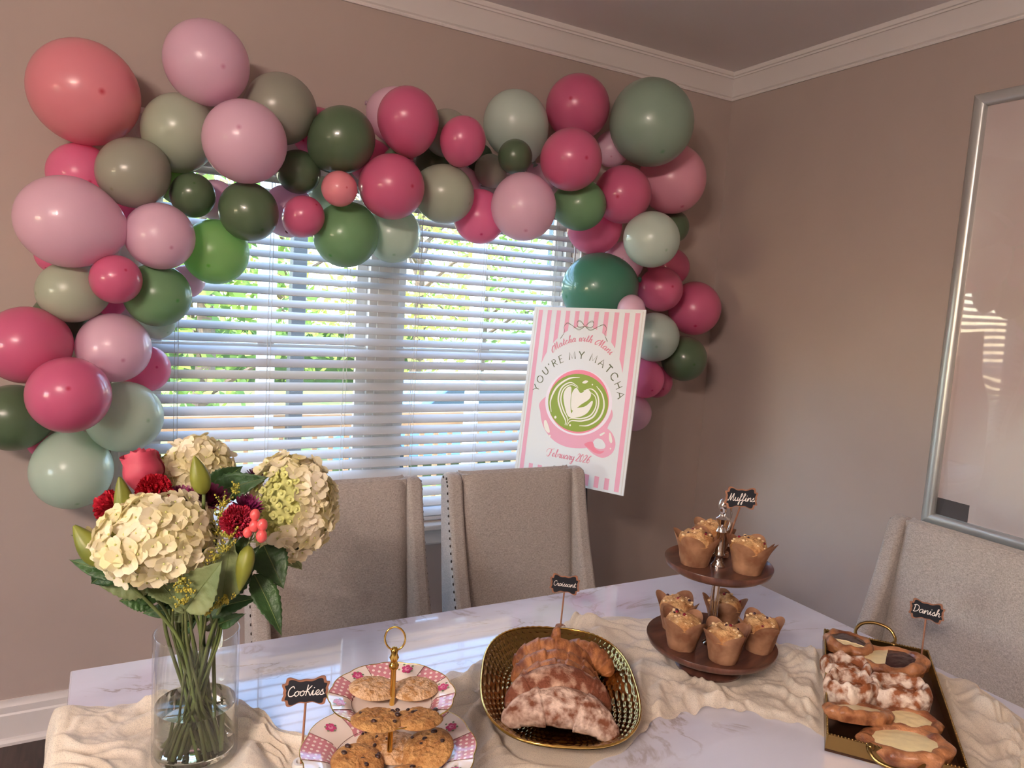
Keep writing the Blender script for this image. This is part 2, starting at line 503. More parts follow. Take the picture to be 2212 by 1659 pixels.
# hedge
rnd = random.Random(77)
hg = empty('hedge', (-8.5, 18.2, GZ), label='low green hedge at the far end of the lawn', cat='hedge')
hb = MB()
for k in range(5200):
    c = Vector((rnd.uniform(-12, 14), rnd.uniform(-.6, .6), rnd.uniform(.05, 1.7) ** 1)); s_ = rnd.uniform(.08, .16)
    a = Vector((rnd.uniform(-1, 1), rnd.uniform(-1, 1), rnd.uniform(-1, 1))).normalized(); b = a.orthogonal().normalized()
    hb.add([c - a * s_, c + b * s_ * .5, c + a * s_, c - b * s_ * .5], [(0, 1, 2, 3)])
hb.build('foliage', m_leafA, hg, smooth=0, kind='stuff')
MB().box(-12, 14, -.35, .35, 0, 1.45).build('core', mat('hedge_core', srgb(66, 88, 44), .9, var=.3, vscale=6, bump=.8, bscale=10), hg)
# neighbouring house
hx = ony(1100, 600, 16).x
ho = empty('neighbour_house', (hx, 16, GZ), label='white sided neighbouring house beyond the lawn', cat='house')
MB().box(0, 9, 0, 6, 0, 6.2).build('wall', m_siding, ho)
for i in range(40):
    MB().box(-.01, 9.01, -.02, 0, .05 + i * .153, .05 + i * .153 + .14).build('siding_board', m_siding, ho)
MB().ext([(-.4, 6.2), (9.4, 6.2), (4.5, 9.2)], -.4, 6.4, 'y').build('roof', m_roof, ho)
for x in (1.2, 4.2, 6.8):
    for z in (.9, 3.7):
        f = MB().box(x - .08, x + 1.08, -.07, -.021, z - .08, z + 1.48).build('window', m_siding, ho)
        MB().box(x, x + 1.0, -.085, -.071, z, z + 1.4).build('pane', m_hglass, f)
# parked car
cx = ony(985, 830, 7.4)
ca = empty('parked_car', (cx.x, 7.4, GZ), label='pale blue parked car outside right of the mullion', cat='car')
body = [(-2.1, .35), (-2.15, .7), (-1.9, .85), (-1.1, .92), (-.5, 1.4), (.9, 1.42), (1.6, .98), (2.1, .9), (2.15, .45), (2.0, .3)]
MB().ext(body, -.8, .8, 'y').build('body', m_car, ca, bevel=.06)
MB().ext([(-.95, .95), (-.45, 1.33), (.85, 1.35), (1.4, .97)], -.82, .82, 'y').build('side_window', m_hglass, ca)
for x in (-1.35, 1.35):
    for y in (-.76, .76):
        wh = MB().lathe([(.0, -.09), (.28, -.09), (.31, -.05), (.31, .05), (.28, .09), (0, .09)], 20)
        wh.move(Matrix.Translation((x, y, .31)) @ Matrix.Rotation(pi / 2, 4, 'X')).build('wheel', m_tyre, ca)

# ================================================================ BALLOON GARLAND
BCOL = {   # latex colour, share of light let through
    'hot': (srgb(255, 142, 188), .42), 'rose': (srgb(224, 110, 150), .28), 'blush': (srgb(246, 206, 226), .32), 'coral': (srgb(246, 156, 168), .26),
    'sage': (srgb(168, 168, 152), .26), 'pale': (srgb(190, 200, 178), .28), 'pale2': (srgb(208, 224, 212), .28), 'pink': (srgb(250, 178, 198), .28), 'sagegreen': (srgb(156, 180, 160), .24),
    'mint': (srgb(212, 230, 212), .36), 'dark': (srgb(94, 116, 86), .22), 'leaf': (srgb(138, 182, 134), .42), 'lime': (srgb(172, 216, 144), .55), 'teal': (srgb(84, 146, 122), .3)}
BALLOONS = [
    (-2.771,-0.128,1.875,0.096,'hot',None,'hot pink balloon tucked between the coral balloon and the big blush one'),
    (-2.381,-0.099,1.850,0.068,'blush',None,'blush balloon half hidden behind the small dark green one, upper left'),
    (-2.147,-0.125,1.838,0.092,'blush',None,'blush balloon glowing behind the small rose and dark green pair'),
    (-2.051,-0.121,2.119,0.089,'hot',None,'hot pink balloon peeping out behind the large dark green one'),
    (-1.772,-0.135,2.225,0.103,'blush',None,'blush balloon mostly hidden behind the tall rose one, top middle'),
    (-1.853,-0.116,2.050,0.082,'hot',None,'hot pink balloon wedged between large dark green and rose balloons'),
    (-1.767,-0.140,1.798,0.106,'mint',None,'pale mint balloon hanging in the window right of the leaf green one'),
    (-1.794,-0.232,2.043,0.053,'dark',None,'small dark green balloon peeking over the round rose one, top middle'),
    (-1.605,-0.098,2.083,0.065,'dark',None,'small dark green balloon under the small upper rose balloon'),
    (-1.599,-0.209,2.178,0.088,'sage',None,'grey sage balloon behind the small rose balloon, top middle'),
    (-1.403,-0.088,2.136,0.056,'dark',None,'tiny dark green balloon sliver between small rose and grey sage ones'),
    (-1.473,-0.101,2.019,0.070,'blush',None,'small blush balloon peeping out behind the tall pale sage one'),
    (-1.442,-0.203,1.893,0.103,'hot',(-0.22,-0.69,-0.69),'bright hot pink balloon hanging against the blind beside the blush one'),
    (-0.490,-0.183,2.168,0.151,'pink',None,'light pink balloon below the largest sage one, top right'),
    (-0.868,-0.151,1.918,0.120,'hot',None,'wide hot pink balloon under the leaf green one, right of window'),
    (-0.397,-0.108,1.970,0.075,'dark',None,'dark green balloon half hidden behind the pale mint one, right column'),
    (-0.408,-0.120,1.784,0.089,'rose',None,'rose balloon behind the pale mint one in the right column'),
    (-0.681,-0.125,1.784,0.093,'blush',None,'blush balloon behind teal and mint balloons in the right column'),
    (-0.417,-0.108,1.244,0.076,'rose',None,'rose balloon sliver at the low end of the right column'),
    (-0.548,-0.118,1.098,0.086,'blush',None,'blush balloon lowest in the right column beside the poster'),
    (-2.587,-0.111,1.277,0.078,'hot',None,'hot pink balloon with dangling knot against the blind, left column'),
    (-2.558,-0.098,1.440,0.064,'mint',None,'pale mint balloon below the leaf green one in the left column'),
    (-2.827,-0.115,1.428,0.081,'dark',None,'dark green balloon squeezed behind sage and rose balloons, left column'),
    (-2.837,-0.094,1.631,0.061,'hot',None,'hot pink sliver of a balloon under the widest blush balloon'),
    (-2.688,-0.083,1.493,0.049,'hot',None,'hot pink balloon peeping below the small rose one, left column'),
    (-2.463,-0.088,1.572,0.056,'blush',None,'blush balloon peeping below the bright lime green one'),
    (-2.655,-0.089,1.784,0.055,'hot',None,'hot pink balloon peeping between sage and blush balloons, upper left'),
    (-2.499,-0.131,1.883,0.065,'lime',None,'lime green balloon peeping under the pale sage one, upper left'),
    (-0.777,-0.109,2.264,0.078,'blush',None,'blush balloon squeezed between two rose ones and the largest sage one'),
    (-1.121,-0.095,2.088,0.064,'blush',None,'small blush balloon behind the dark green knot, top right'),
    (-2.011,-0.090,1.919,0.058,'mint',None,'pale mint balloon behind the smallest blush one, window top'),
    (-2.885,-0.068,1.022,0.035,'hot',None,'tiny hot pink balloon at the bottom left between green ones'),
    (-2.204,-0.239,2.151,0.115,'sage',None,'dark grey sage balloon right of the topmost blush one'),
    (-2.502,-0.212,2.032,0.114,'pale',(0.09,-0.58,0.81),'large pale sage balloon between coral and topmost blush balloons'),
    (-2.385,-0.174,1.675,0.107,'lime',None,'bright lime green balloon glowing against the blind, left'),
    (-1.963,-0.213,1.771,0.114,'leaf',None,'leaf green balloon hanging lowest in the middle of the window'),
    (-1.285,-0.161,2.270,0.130,'pale2',(-0.59,-0.02,0.81),'pale grey-green balloon behind the smallest dark green one, top right'),
    (-1.004,-0.165,2.387,0.133,'rose',None,'topmost rose balloon left of the largest sage one'),
    (-0.875,-0.344,2.034,0.117,'rose',None,'tall rose balloon under the largest sage balloon, top right'),
    (-1.073,-0.335,1.969,0.101,'leaf',None,'leaf green balloon with bright rim beside the tall rose one'),
    (-0.864,-0.214,1.654,0.156,'teal',(-0.96,0.06,-0.26),'wide teal green balloon reflecting the blind above the poster'),
    (-0.266,-0.157,1.601,0.125,'rose',None,'rose balloon reaching farthest right in the garland'),
    (-0.356,-0.214,1.367,0.106,'dark',None,'dark green balloon low in the right column near the corner'),
    (-0.554,-0.185,1.269,0.090,'hot',(-0.17,-0.86,-0.49),'deep pink balloon beside the right edge of the poster'),
    (-2.790,-0.249,1.518,0.092,'pale',(-0.93,-0.35,-0.10),'pale sage balloon below the widest blush one, left column'),
    (-2.561,-0.233,1.523,0.100,'leaf',(0.50,-0.86,-0.12),'leaf green balloon with dark tip right of the small rose one'),
    (-2.899,-0.277,1.359,0.113,'rose',None,'large rose balloon cut off by the left picture edge'),
    (-2.650,-0.204,1.133,0.114,'mint',None,'pale mint balloon against the blind above the white flowers'),
    (-2.947,-0.137,1.124,0.103,'dark',None,'large dark green balloon at the lower left picture edge'),
    (-2.794,-0.168,0.960,0.119,'mint',(0.14,-0.68,-0.72),'pale mint balloon hanging lowest at the left above the flowers'),
    (-2.760,-0.184,2.109,0.153,'coral',(0.29,-0.95,-0.12),'largest coral pink balloon at the top left'),
    (-2.436,-0.288,2.236,0.126,'blush',(0.25,-0.94,-0.25),'topmost blush pink balloon near the ceiling'),
    (-2.331,-0.366,2.006,0.126,'blush',(-0.28,-0.95,0.13),'large blush balloon in front of the two sage ones, upper left'),
    (-2.631,-0.279,1.883,0.103,'sage',None,'grey sage balloon between coral and widest blush balloons'),
    (-2.795,-0.323,1.717,0.131,'blush',(-0.99,-0.10,0.12),'widest blush pink balloon with its tip pointing left'),
    (-2.560,-0.304,1.702,0.101,'blush',(0.25,-0.91,-0.34),'blush balloon in front of the lime green one, left'),
    (-2.465,-0.247,1.840,0.069,'dark',(-0.03,-0.90,0.43),'small dark green balloon with black tip, upper left'),
    (-2.303,-0.287,1.806,0.093,'dark',(0.32,-0.73,-0.60),'dark green balloon in front of the blind left of small rose one'),
    (-2.138,-0.226,1.961,0.073,'dark',(0.47,-0.80,-0.37),'small dark green balloon above the small rose one'),
    (-2.128,-0.278,1.810,0.069,'rose',(0.41,-0.74,0.54),'small rose balloon left of the leaf green one at the window'),
    (-2.016,-0.303,2.072,0.109,'dark',(0.52,-0.62,0.59),'large round dark green balloon in the top middle'),
    (-1.795,-0.327,2.170,0.107,'rose',(-0.26,-0.30,0.92),'tall egg-shaped rose balloon with tip on top, top middle'),
    (-1.847,-0.336,1.938,0.112,'rose',(0.29,-0.96,-0.04),'round rose balloon above the pale mint and leaf green ones'),
    (-2.029,-0.344,1.907,0.059,'coral',None,'smallest coral pink balloon with knot touching the round rose one'),
    (-1.624,-0.270,1.949,0.108,'pale',(0.59,-0.75,-0.30),'tall pale sage balloon right of the round rose one'),
    (-1.603,-0.365,2.126,0.082,'rose',(0.00,-0.56,0.83),'small rose balloon left of the grey sage one, top middle'),
    (-1.348,-0.287,2.120,0.066,'dark',None,'smallest dark green balloon with dangling knot, top right'),
    (-1.396,-0.183,2.074,0.063,'sage',(-0.72,-0.37,0.59),'tiny grey sage balloon left of the smallest dark green one'),
    (-1.361,-0.401,1.923,0.122,'blush',(-0.23,-0.63,-0.74),'blush balloon hanging before the blind beside bright hot pink one'),
    (-1.188,-0.428,2.114,0.116,'rose',(-0.08,-0.99,-0.09),'round rose balloon in front of the topmost rose one'),
    (-0.752,-0.334,2.339,0.173,'sagegreen',None,'largest sage green balloon under the crown moulding'),
    (-0.789,-0.442,1.859,0.113,'pale2',(-0.07,-0.92,-0.40),'pale mint balloon with dark tip in the middle of the right column'),
    (-0.525,-0.207,1.674,0.101,'rose',(-0.17,-0.98,0.12),'small rose balloon beside the knot of the teal one'),
    (-0.828,-0.400,1.576,0.058,'blush',None,'tiny blush balloon peeking over the top of the poster'),
    (-0.543,-0.218,1.460,0.112,'pale2',(-0.52,-0.78,-0.33),'pale mint balloon behind the upper right corner of the poster'),
    (-2.677,-0.348,1.563,0.071,'rose',(0.33,-0.86,0.39),'small rose balloon in the middle of the left column'),
    (-2.680,-0.243,1.355,0.107,'blush',(0.21,-0.94,-0.26),'blush balloon between two rose ones in the left column'),
    (-2.792,-0.408,1.231,0.109,'rose',(0.02,-0.96,0.29),'front rose balloon above the two lowest pale mint ones'),
]
def balloon_mat(name, col, tr):
    m = bpy.data.materials.new('latex_' + name); m.use_nodes = True
    nt = m.node_tree; N = nt.nodes; L = nt.links
    b = N['Principled BSDF']
    b.inputs['Roughness'].default_value = .30
    b.inputs['Coat Weight'].default_value = .55; b.inputs['Coat Roughness'].default_value = .035
    tc = N.new('ShaderNodeTexCoord'); sx = N.new('ShaderNodeSeparateXYZ'); L.new(tc.outputs['Object'], sx.inputs[0])
    rp = N.new('ShaderNodeMapRange'); rp.inputs[1].default_value = 1.0355; rp.inputs[2].default_value = 1.0392; L.new(sx.outputs[2], rp.inputs[0])
    mx = N.new('ShaderNodeMix'); mx.data_type = 'RGBA'
    mx.inputs[6].default_value = col; mx.inputs[7].default_value = tuple(c * (c / max(col[:3])) * .8 for c in col[:3]) + (1,)
    L.new(rp.outputs[0], mx.inputs[0]); L.new(mx.outputs[2], b.inputs['Base Color'])
    t = N.new('ShaderNodeBsdfTranslucent'); L.new(mx.outputs[2], t.inputs[0])
    ms = N.new('ShaderNodeMixShader'); ms.inputs[0].default_value = tr
    L.new(b.outputs[0], ms.inputs[1]); L.new(t.outputs[0], ms.inputs[2]); L.new(ms.outputs[0], N['Material Output'].inputs[0])
    return m
prof = []
for i in range(29):
    th = pi * i / 30
    z = cos(th); r_ = sin(th)
    if z >= 0: prof.append((.985 * r_, 1.04 * z))
    else:
        q = -z
        prof.append((.985 * r_ * (1 - .10 * q * q) , -1.16 * q ** 1.08))
prof += [(.075, -1.185), (.05, -1.20), (.045, -1.215), (0, -1.216)]
kp = [(0, -1.205), (.05, -1.21), (.075, -1.225), (.07, -1.25), (.04, -1.265), (.045, -1.29), (.075, -1.33), (.085, -1.36), (.06, -1.365), (0, -1.34)]
bmesh_by = {}
rb = random.Random(5)
for (x, y, z, r_, cn, ax, lab) in BALLOONS:
    first = cn not in bmesh_by
    if first:
        bm_ = balloon_mat(cn, *BCOL[cn])
        o = MB().lathe(prof, 40).build('balloon', bm_, smooth=True)
        kcol = tuple(c * .45 for c in BCOL[cn][0][:3]) + (1,)
        k_ = MB().lathe(kp, 12, fr=lambda a, i: 1 + .12 * sin(3 * a + i)).build('knot', mat('knot_' + cn, kcol, .4), o, smooth=True)
        bmesh_by[cn] = (o, k_)
    else:
        o = bmesh_by[cn][0].copy(); COL.objects.link(o)
        k_ = bmesh_by[cn][1].copy(); COL.objects.link(k_); k_.parent = o
    if ax is None:      # tip faces into the room, away from the garland's core
        v = (CAM - Vector((x, y, z))).normalized()
        ax = v * .25 + Vector((rb.uniform(-.6, .6), -.3, rb.uniform(-.8, .1)))
    q = Vector(ax).normalized().to_track_quat('Z', 'Y')
    o.rotation_mode = 'QUATERNION'; o.rotation_quaternion = q
    o.location = (x, y, z); o.scale = (r_, r_, r_)
    tag(o, lab, 'balloon', 'balloons of the garland')

# ================================================================ TABLE
TZ = .76
TX0, TX1, TY0, TY1 = -2.763, -.940, -2.27, -1.131
def marble_mat():
    m = bpy.data.materials.new('white_marble'); m.use_nodes = True
    nt = m.node_tree; N = nt.nodes; L = nt.links; b = N['Principled BSDF']
    tc = N.new('ShaderNodeTexCoord')
    mp = N.new('ShaderNodeMapping'); mp.inputs['Rotation'].default_value = (0, 0, radians(38)); mp.inputs['Scale'].default_value = (1.0, 2.4, 1); L.new(tc.outputs['Object'], mp.inputs[0])
    w = N.new('ShaderNodeTexNoise'); w.inputs['Scale'].default_value = 2.2; w.inputs['Detail'].default_value = 8; w.inputs['Roughness'].default_value = .6; w.inputs['Distortion'].default_value = .6
    L.new(mp.outputs[0], w.inputs['Vector'])
    # veins: |noise-.5| small
    s = N.new('ShaderNodeMath'); s.operation = 'SUBTRACT'; s.inputs[1].default_value = .5; L.new(w.outputs[0], s.inputs[0])
    a = N.new('ShaderNodeMath'); a.operation = 'ABSOLUTE'; L.new(s.outputs[0], a.inputs[0])
    r = N.new('ShaderNodeValToRGB'); r.color_ramp.elements[0].position = 0.0; r.color_ramp.elements[0].color = (1, 1, 1, 1)
    r.color_ramp.elements[1].position = .013; r.color_ramp.elements[1].color = (0, 0, 0, 1); L.new(a.outputs[0], r.inputs[0])
    w2 = N.new('ShaderNodeTexNoise'); w2.inputs['Scale'].default_value = 3.2; w2.inputs['Detail'].default_value = 3; L.new(mp.outputs[0], w2.inputs['Vector'])
    r2 = N.new('ShaderNodeValToRGB'); r2.color_ramp.elements[0].position = .46; r2.color_ramp.elements[1].position = .66; L.new(w2.outputs[0], r2.inputs[0])
    mu = N.new('ShaderNodeMath'); mu.operation = 'MULTIPLY'; L.new(r.outputs[0], mu.inputs[0]); L.new(r2.outputs[0], mu.inputs[1])
    mu2 = N.new('ShaderNodeMath'); mu2.operation = 'MULTIPLY'; mu2.inputs[1].default_value = .75; L.new(mu.outputs[0], mu2.inputs[0])
    base = N.new('ShaderNodeMix'); base.data_type = 'RGBA'; base.inputs[6].default_value = srgb(226, 228, 242); base.inputs[7].default_value = srgb(212, 212, 226)
    L.new(r2.outputs[0], base.inputs[0])
    mx = N.new('ShaderNodeMix'); mx.data_type = 'RGBA'; mx.inputs[7].default_value = srgb(158, 144, 140)
    L.new(mu2.outputs[0], mx.inputs[0]); L.new(base.outputs[2], mx.inputs[6]); L.new(mx.outputs[2], b.inputs['Base Color'])
    b.inputs['Roughness'].default_value = .035; b.inputs['IOR'].default_value = 1.5
    b.inputs['Coat Weight'].default_value = .15; b.inputs['Coat Roughness'].default_value = .02
    return m
m_marble = marble_mat()
m_twhite = mat('table_leg_white', srgb(225, 222, 220), .4)
tb = empty('dining_table', ((TX0 + TX1) / 2, (TY0 + TY1) / 2, 0), label='glossy white marble dining table set with pastries', cat='table')
hx_, hy_ = (TX1 - TX0) / 2, (TY1 - TY0) / 2
MB().box(-hx_, hx_, -hy_, hy_, TZ - .028, TZ).build('tabletop', m_marble, tb, bevel=.004)
MB().box(-hx_ + .10, hx_ - .10, -hy_ + .10, hy_ - .10, TZ - .11, TZ - .0285).build('apron', m_twhite, tb, bevel=.003)
for sx in (-1, 1):
    for sy in (-1, 1):
        MB().tube([(sx * (hx_ - .14), sy * (hy_ - .14), TZ - .05), (sx * (hx_ - .15), sy * (hy_ - .15), .4), (sx * (hx_ - .15), sy * (hy_ - .15), .004)], [.045, .035, .024], 14).build('leg', m_twhite, tb)

# ================================================================ CHAIRS
def linen_mat(name, c1, c2):
    m = bpy.data.materials.new(name); m.use_nodes = True
    nt = m.node_tree; N = nt.nodes; L = nt.links; b = N['Principled BSDF']
    b.inputs['Roughness'].default_value = .9; b.inputs['Specular IOR Level'].default_value = .2; b.inputs['Sheen Weight'].default_value = .35; b.inputs['Sheen Roughness'].default_value = .4
    tc = N.new('ShaderNodeTexCoord')
    outs = []
    for sc_ in ((900, 900, 120), (120, 120, 900)):
        mp = N.new('ShaderNodeMapping'); mp.inputs['Scale'].default_value = sc_; L.new(tc.outputs['Object'], mp.inputs[0])
        n = N.new('ShaderNodeTexNoise'); n.inputs['Scale'].default_value = 1.0; n.inputs['Detail'].default_value = 2; L.new(mp.outputs[0], n.inputs['Vector']); outs.append(n.outputs[0])
    ad = N.new('ShaderNodeMath'); ad.operation = 'ADD'; L.new(outs[0], ad.inputs[0]); L.new(outs[1], ad.inputs[1])
    r = N.new('ShaderNodeMapRange'); r.inputs[1].default_value = .75; r.inputs[2].default_value = 1.25; L.new(ad.outputs[0], r.inputs[0])
    mx = N.new('ShaderNodeMix'); mx.data_type = 'RGBA'; mx.inputs[6].default_value = c2; mx.inputs[7].default_value = c1
    L.new(r.outputs[0], mx.inputs[0]); L.new(mx.outputs[2], b.inputs['Base Color'])
    bp = N.new('ShaderNodeBump'); bp.inputs['Strength'].default_value = .5; bp.inputs['Distance'].default_value = .002; L.new(ad.outputs[0], bp.inputs['Height']); L.new(bp.outputs[0], b.inputs['Normal'])
    return m
m_linen = linen_mat('grey_linen', srgb(196, 186, 178), srgb(150, 141, 134))
m_nail = mat('nailhead_bronze', srgb(60, 48, 42), .3, metal=.8)
m_cleg = mat('chair_leg_wood', srgb(70, 52, 42), .4)
m_seam = mat('seam_shadow_piping', srgb(120, 110, 104), .9)
def make_chair(label, loc, rz):
    """faces local -Y; origin on the floor under the top front edge of the back"""
    ch = empty('dining_chair', loc, rz, label, 'chair', 'linen dining chairs')
    HW, WT = .262, .05                       # half width, wing thickness
    front = catmull([(.012, 1.002, 0), (-.004, .985, 0), (-.012, .95, 0), (-.035, .86, 0), (-.07, .75, 0), (-.115, .63, 0), (-.16, .52, 0), (-.19, .44, 0)], 4)
    front = [(p.x, p.y) for p in front]
    back = [(-.02, .44), (.0, .52), (.03, .68), (.055, .84), (.075, .975), (.068, .997), (.05, 1.006), (.03, 1.007)]
    poly = front + back
    for sx in (-1, 1):
        x0, x1 = sx * HW, sx * (HW - WT)
        o = MB().ext(poly, min(x0, x1), max(x0, x1), 'x').build('wing', m_linen, ch, smooth=35, bevel=.012, seg=3)
        nh = MB()
        L_ = 0; last = Vector((front[0][0], front[0][1], 0)); nxt = .012
        acc = 0
        for k in range(1, len(front)):
            a = Vector((front[k - 1][0], front[k - 1][1], 0)); b = Vector((front[k][0], front[k][1], 0)); d = (b - a).length
            while acc + d >= nxt:
                q = a + (b - a) * ((nxt - acc) / d); t = (b - a).normalized(); nrm = Vector((-t.y, t.x, 0))
                if nrm.x < 0: nrm = -nrm
                q = q + nrm * .016
                nh.sphere((sx * (HW + .0005), q.x, q.y), .0048, 8, 4, sc=(.6, 1, 1)); nxt += .0235
            acc += d
        for y_ in (.02, .045):
            nh.sphere((sx * (HW + .0005), y_, .992), .0048, 8, 4, sc=(.6, 1, 1))
        nh.build('nailhead_trim', m_nail, ch, smooth=True, kind='stuff', label='row of dark bronze nailheads')
    # padded inner panel
    iw = HW - WT - .001
    def fn(u, v):
        x = (u * 2 - 1) * iw
        e = 1 - abs(u * 2 - 1) ** 14
        z = .40 + v * .615
        yb = .015 - (1 - v) * .085
        pad = .020 * e * (1 - (1 - v) ** 8)
        if v > .955:
            q = (v - .955) / .045; pad -= .03 * q * q; z -= .004 * q
        return Vector((x, yb - pad + .004, z))
    pan = MB().grid(fn, 36, 40)
    pan.box(-iw, iw, .012, .06, .42, 1.004)
    pan.build('backrest', m_linen, ch, smooth=60)
    MB().ext([(-.02, .40), (.0, .52), (.03, .68), (.055, .84), (.075, .975), (.066, 1.0), (.05, 1.004), (.055, .9), (.01, .6), (-.06, .40)], -HW + WT, HW - WT, 'x').build('back_panel', m_linen, ch, smooth=35)
    MB().box(-HW + .005, HW - .005, -.50, -.03, .36, .40).box(-HW + .012, HW - .012, -.49, -.03, .40, .49).build('seat', m_linen, ch, bevel=.02, seg=3)
    for sx in (-1, 1):
        MB().tube([(sx * (HW - .04), -.46, .37), (sx * (HW - .045), -.455, .004)], [.024, .014], 8).build('leg', m_cleg, ch)
        MB().tube([(sx * (HW - .04), -.03, .42), (sx * (HW - .04), .04, .004)], [.024, .016], 8).build('leg', m_cleg, ch)
    return ch
make_chair('grey linen dining chair behind the vase of flowers', (-2.092, -.715, 0), radians(1))
make_chair('grey linen dining chair in front of the pink matcha poster', (-1.475, -.705, 0), radians(-1))
make_chair('grey linen dining chair below the framed picture, at the right table end', (-.635, -1.735, 0), radians(-90))

# ================================================================ PICTURE ON THE RIGHT WALL
m_alu = mat('brushed_silver_frame', srgb(206, 208, 206), .32, metal=.55, spec=.6)
m_print = bpy.data.materials.new('glazed_print'); m_print.use_nodes = True
_nt = m_print.node_tree; _N = _nt.nodes; _b = _N['Principled BSDF']
_tc = _N.new('ShaderNodeTexCoord'); _n1 = _N.new('ShaderNodeTexNoise'); _n1.inputs['Scale'].default_value = 1.3; _n1.inputs['Detail'].default_value = 3
_nt.links.new(_tc.outputs['Object'], _n1.inputs['Vector'])
_r = _N.new('ShaderNodeValToRGB'); _r.color_ramp.elements[0].position = .35; _r.color_ramp.elements[0].color = srgb(206, 184, 180); _r.color_ramp.elements[1].position = .65; _r.color_ramp.elements[1].color = srgb(226, 216, 212)
_nt.links.new(_n1.outputs[0], _r.inputs[0]); _nt.links.new(_r.outputs[0], _b.inputs['Base Color'])
_b.inputs['Roughness'].default_value = .5; _b.inputs['Coat Weight'].default_value = 0.0; _b.inputs['Coat Roughness'].default_value = .015; _b.inputs['Coat IOR'].default_value = 1.55
_n2 = _N.new('ShaderNodeTexNoise'); _n2.inputs['Scale'].default_value = 3.5; _n2.inputs['Detail'].default_value = 1; _nt.links.new(_tc.outputs['Object'], _n2.inputs['Vector'])
_bp = _N.new('ShaderNodeBump'); _bp.inputs['Strength'].default_value = .35; _bp.inputs['Distance'].default_value = .05; _nt.links.new(_n2.outputs[0], _bp.inputs['Height']); _nt.links.new(_bp.outputs[0], _b.inputs['Coat Normal'])
m_dark = mat('dark_grey_print', srgb(84, 80, 82), .5, coat=.8)
PY0, PY1, PZ0, PZ1 = -1.207, -2.29, .849, 2.405
pic = empty('framed_picture', (0, (PY0 + PY1) / 2, (PZ0 + PZ1) / 2), label='large silver framed pale print hanging on the right wall', cat='picture')
hw, hh = (PY0 - PY1) / 2, (PZ1 - PZ0) / 2
fp = [(0, 0), (-.012, 0), (-.024, .004), (-.030, .014), (-.030, .030), (-.026, .040), (-.018, .046), (0, .046)]     # (x from wall, inwards)
def member(a, b, ia, ib, name):
    vs = []; n = len(fp)
    for c, ic in ((a, ia), (b, ib)):
        for d, w_ in fp: vs.append((d, c[0] + ic[0] * w_, c[1] + ic[1] * w_))
    fs = [(i, (i + 1) % n, n + (i + 1) % n, n + i) for i in range(n)] + [tuple(range(n)), tuple(range(n, 2 * n))]
    MB().add(vs, fs).build(name, m_alu, pic, smooth=50)
TLc, TRc, BRc, BLc = (hw, hh), (-hw, hh), (-hw, -hh), (hw, -hh)
member(TLc, TRc, (-1, -1), (1, -1), 'frame_member'); member(TRc, BRc, (1, -1), (1, 1), 'frame_member')
member(BRc, BLc, (1, 1), (-1, 1), 'frame_member'); member(BLc, TLc, (-1, 1), (-1, -1), 'frame_member')
MB().add([(-.006, hw - .03, -hh + .03), (-.006, -hw + .03, -hh + .03), (-.006, -hw + .03, hh - .03), (-.006, hw - .03, hh - .03), (-.001, hw - .03, -hh + .03), (-.001, -hw + .03, -hh + .03), (-.001, -hw + .03, hh - .03), (-.001, hw - .03, hh - .03)],
         [(0, 1, 2, 3), (4, 5, 6, 7), (0, 1, 5, 4), (2, 3, 7, 6), (0, 3, 7, 4), (1, 2, 6, 5)]).build('print', m_print, pic, smooth=0)
m_pgl = clear_mat('acrylic_glazing', (.97, .97, .97, 1), .03, .07, .85, 3.0)
def glaz(u, v):     # thin acrylic sheet, bowed and slightly wavy in its frame
    y = (hw - .035) * (1 - 2 * u); z = (hh - .035) * (2 * v - 1)
    x = -.0085 - .012 * (1 - (2 * u - 1) ** 2) * (1 - .4 * (2 * v - 1) ** 2) - .0022 * (noise.noise(Vector((y * 4.5, z * 5.5, 1))) + 1) * min(1, 6 * u, 6 - 6 * u)
    return Vector((x, y, z))
MB().grid(glaz, 60, 80).build('glazing', m_pgl, pic, smooth=True)
a_, b_ = onx(2018, 1072, -.007), onx(2089, 1131, -.007)
MB().box(-.0072, -.0062, b_.y - pic.location.y, hw - .034, -hh + .034, a_.z - pic.location.z).build('printed_block', m_dark, pic, label='dark grey printed rectangle')

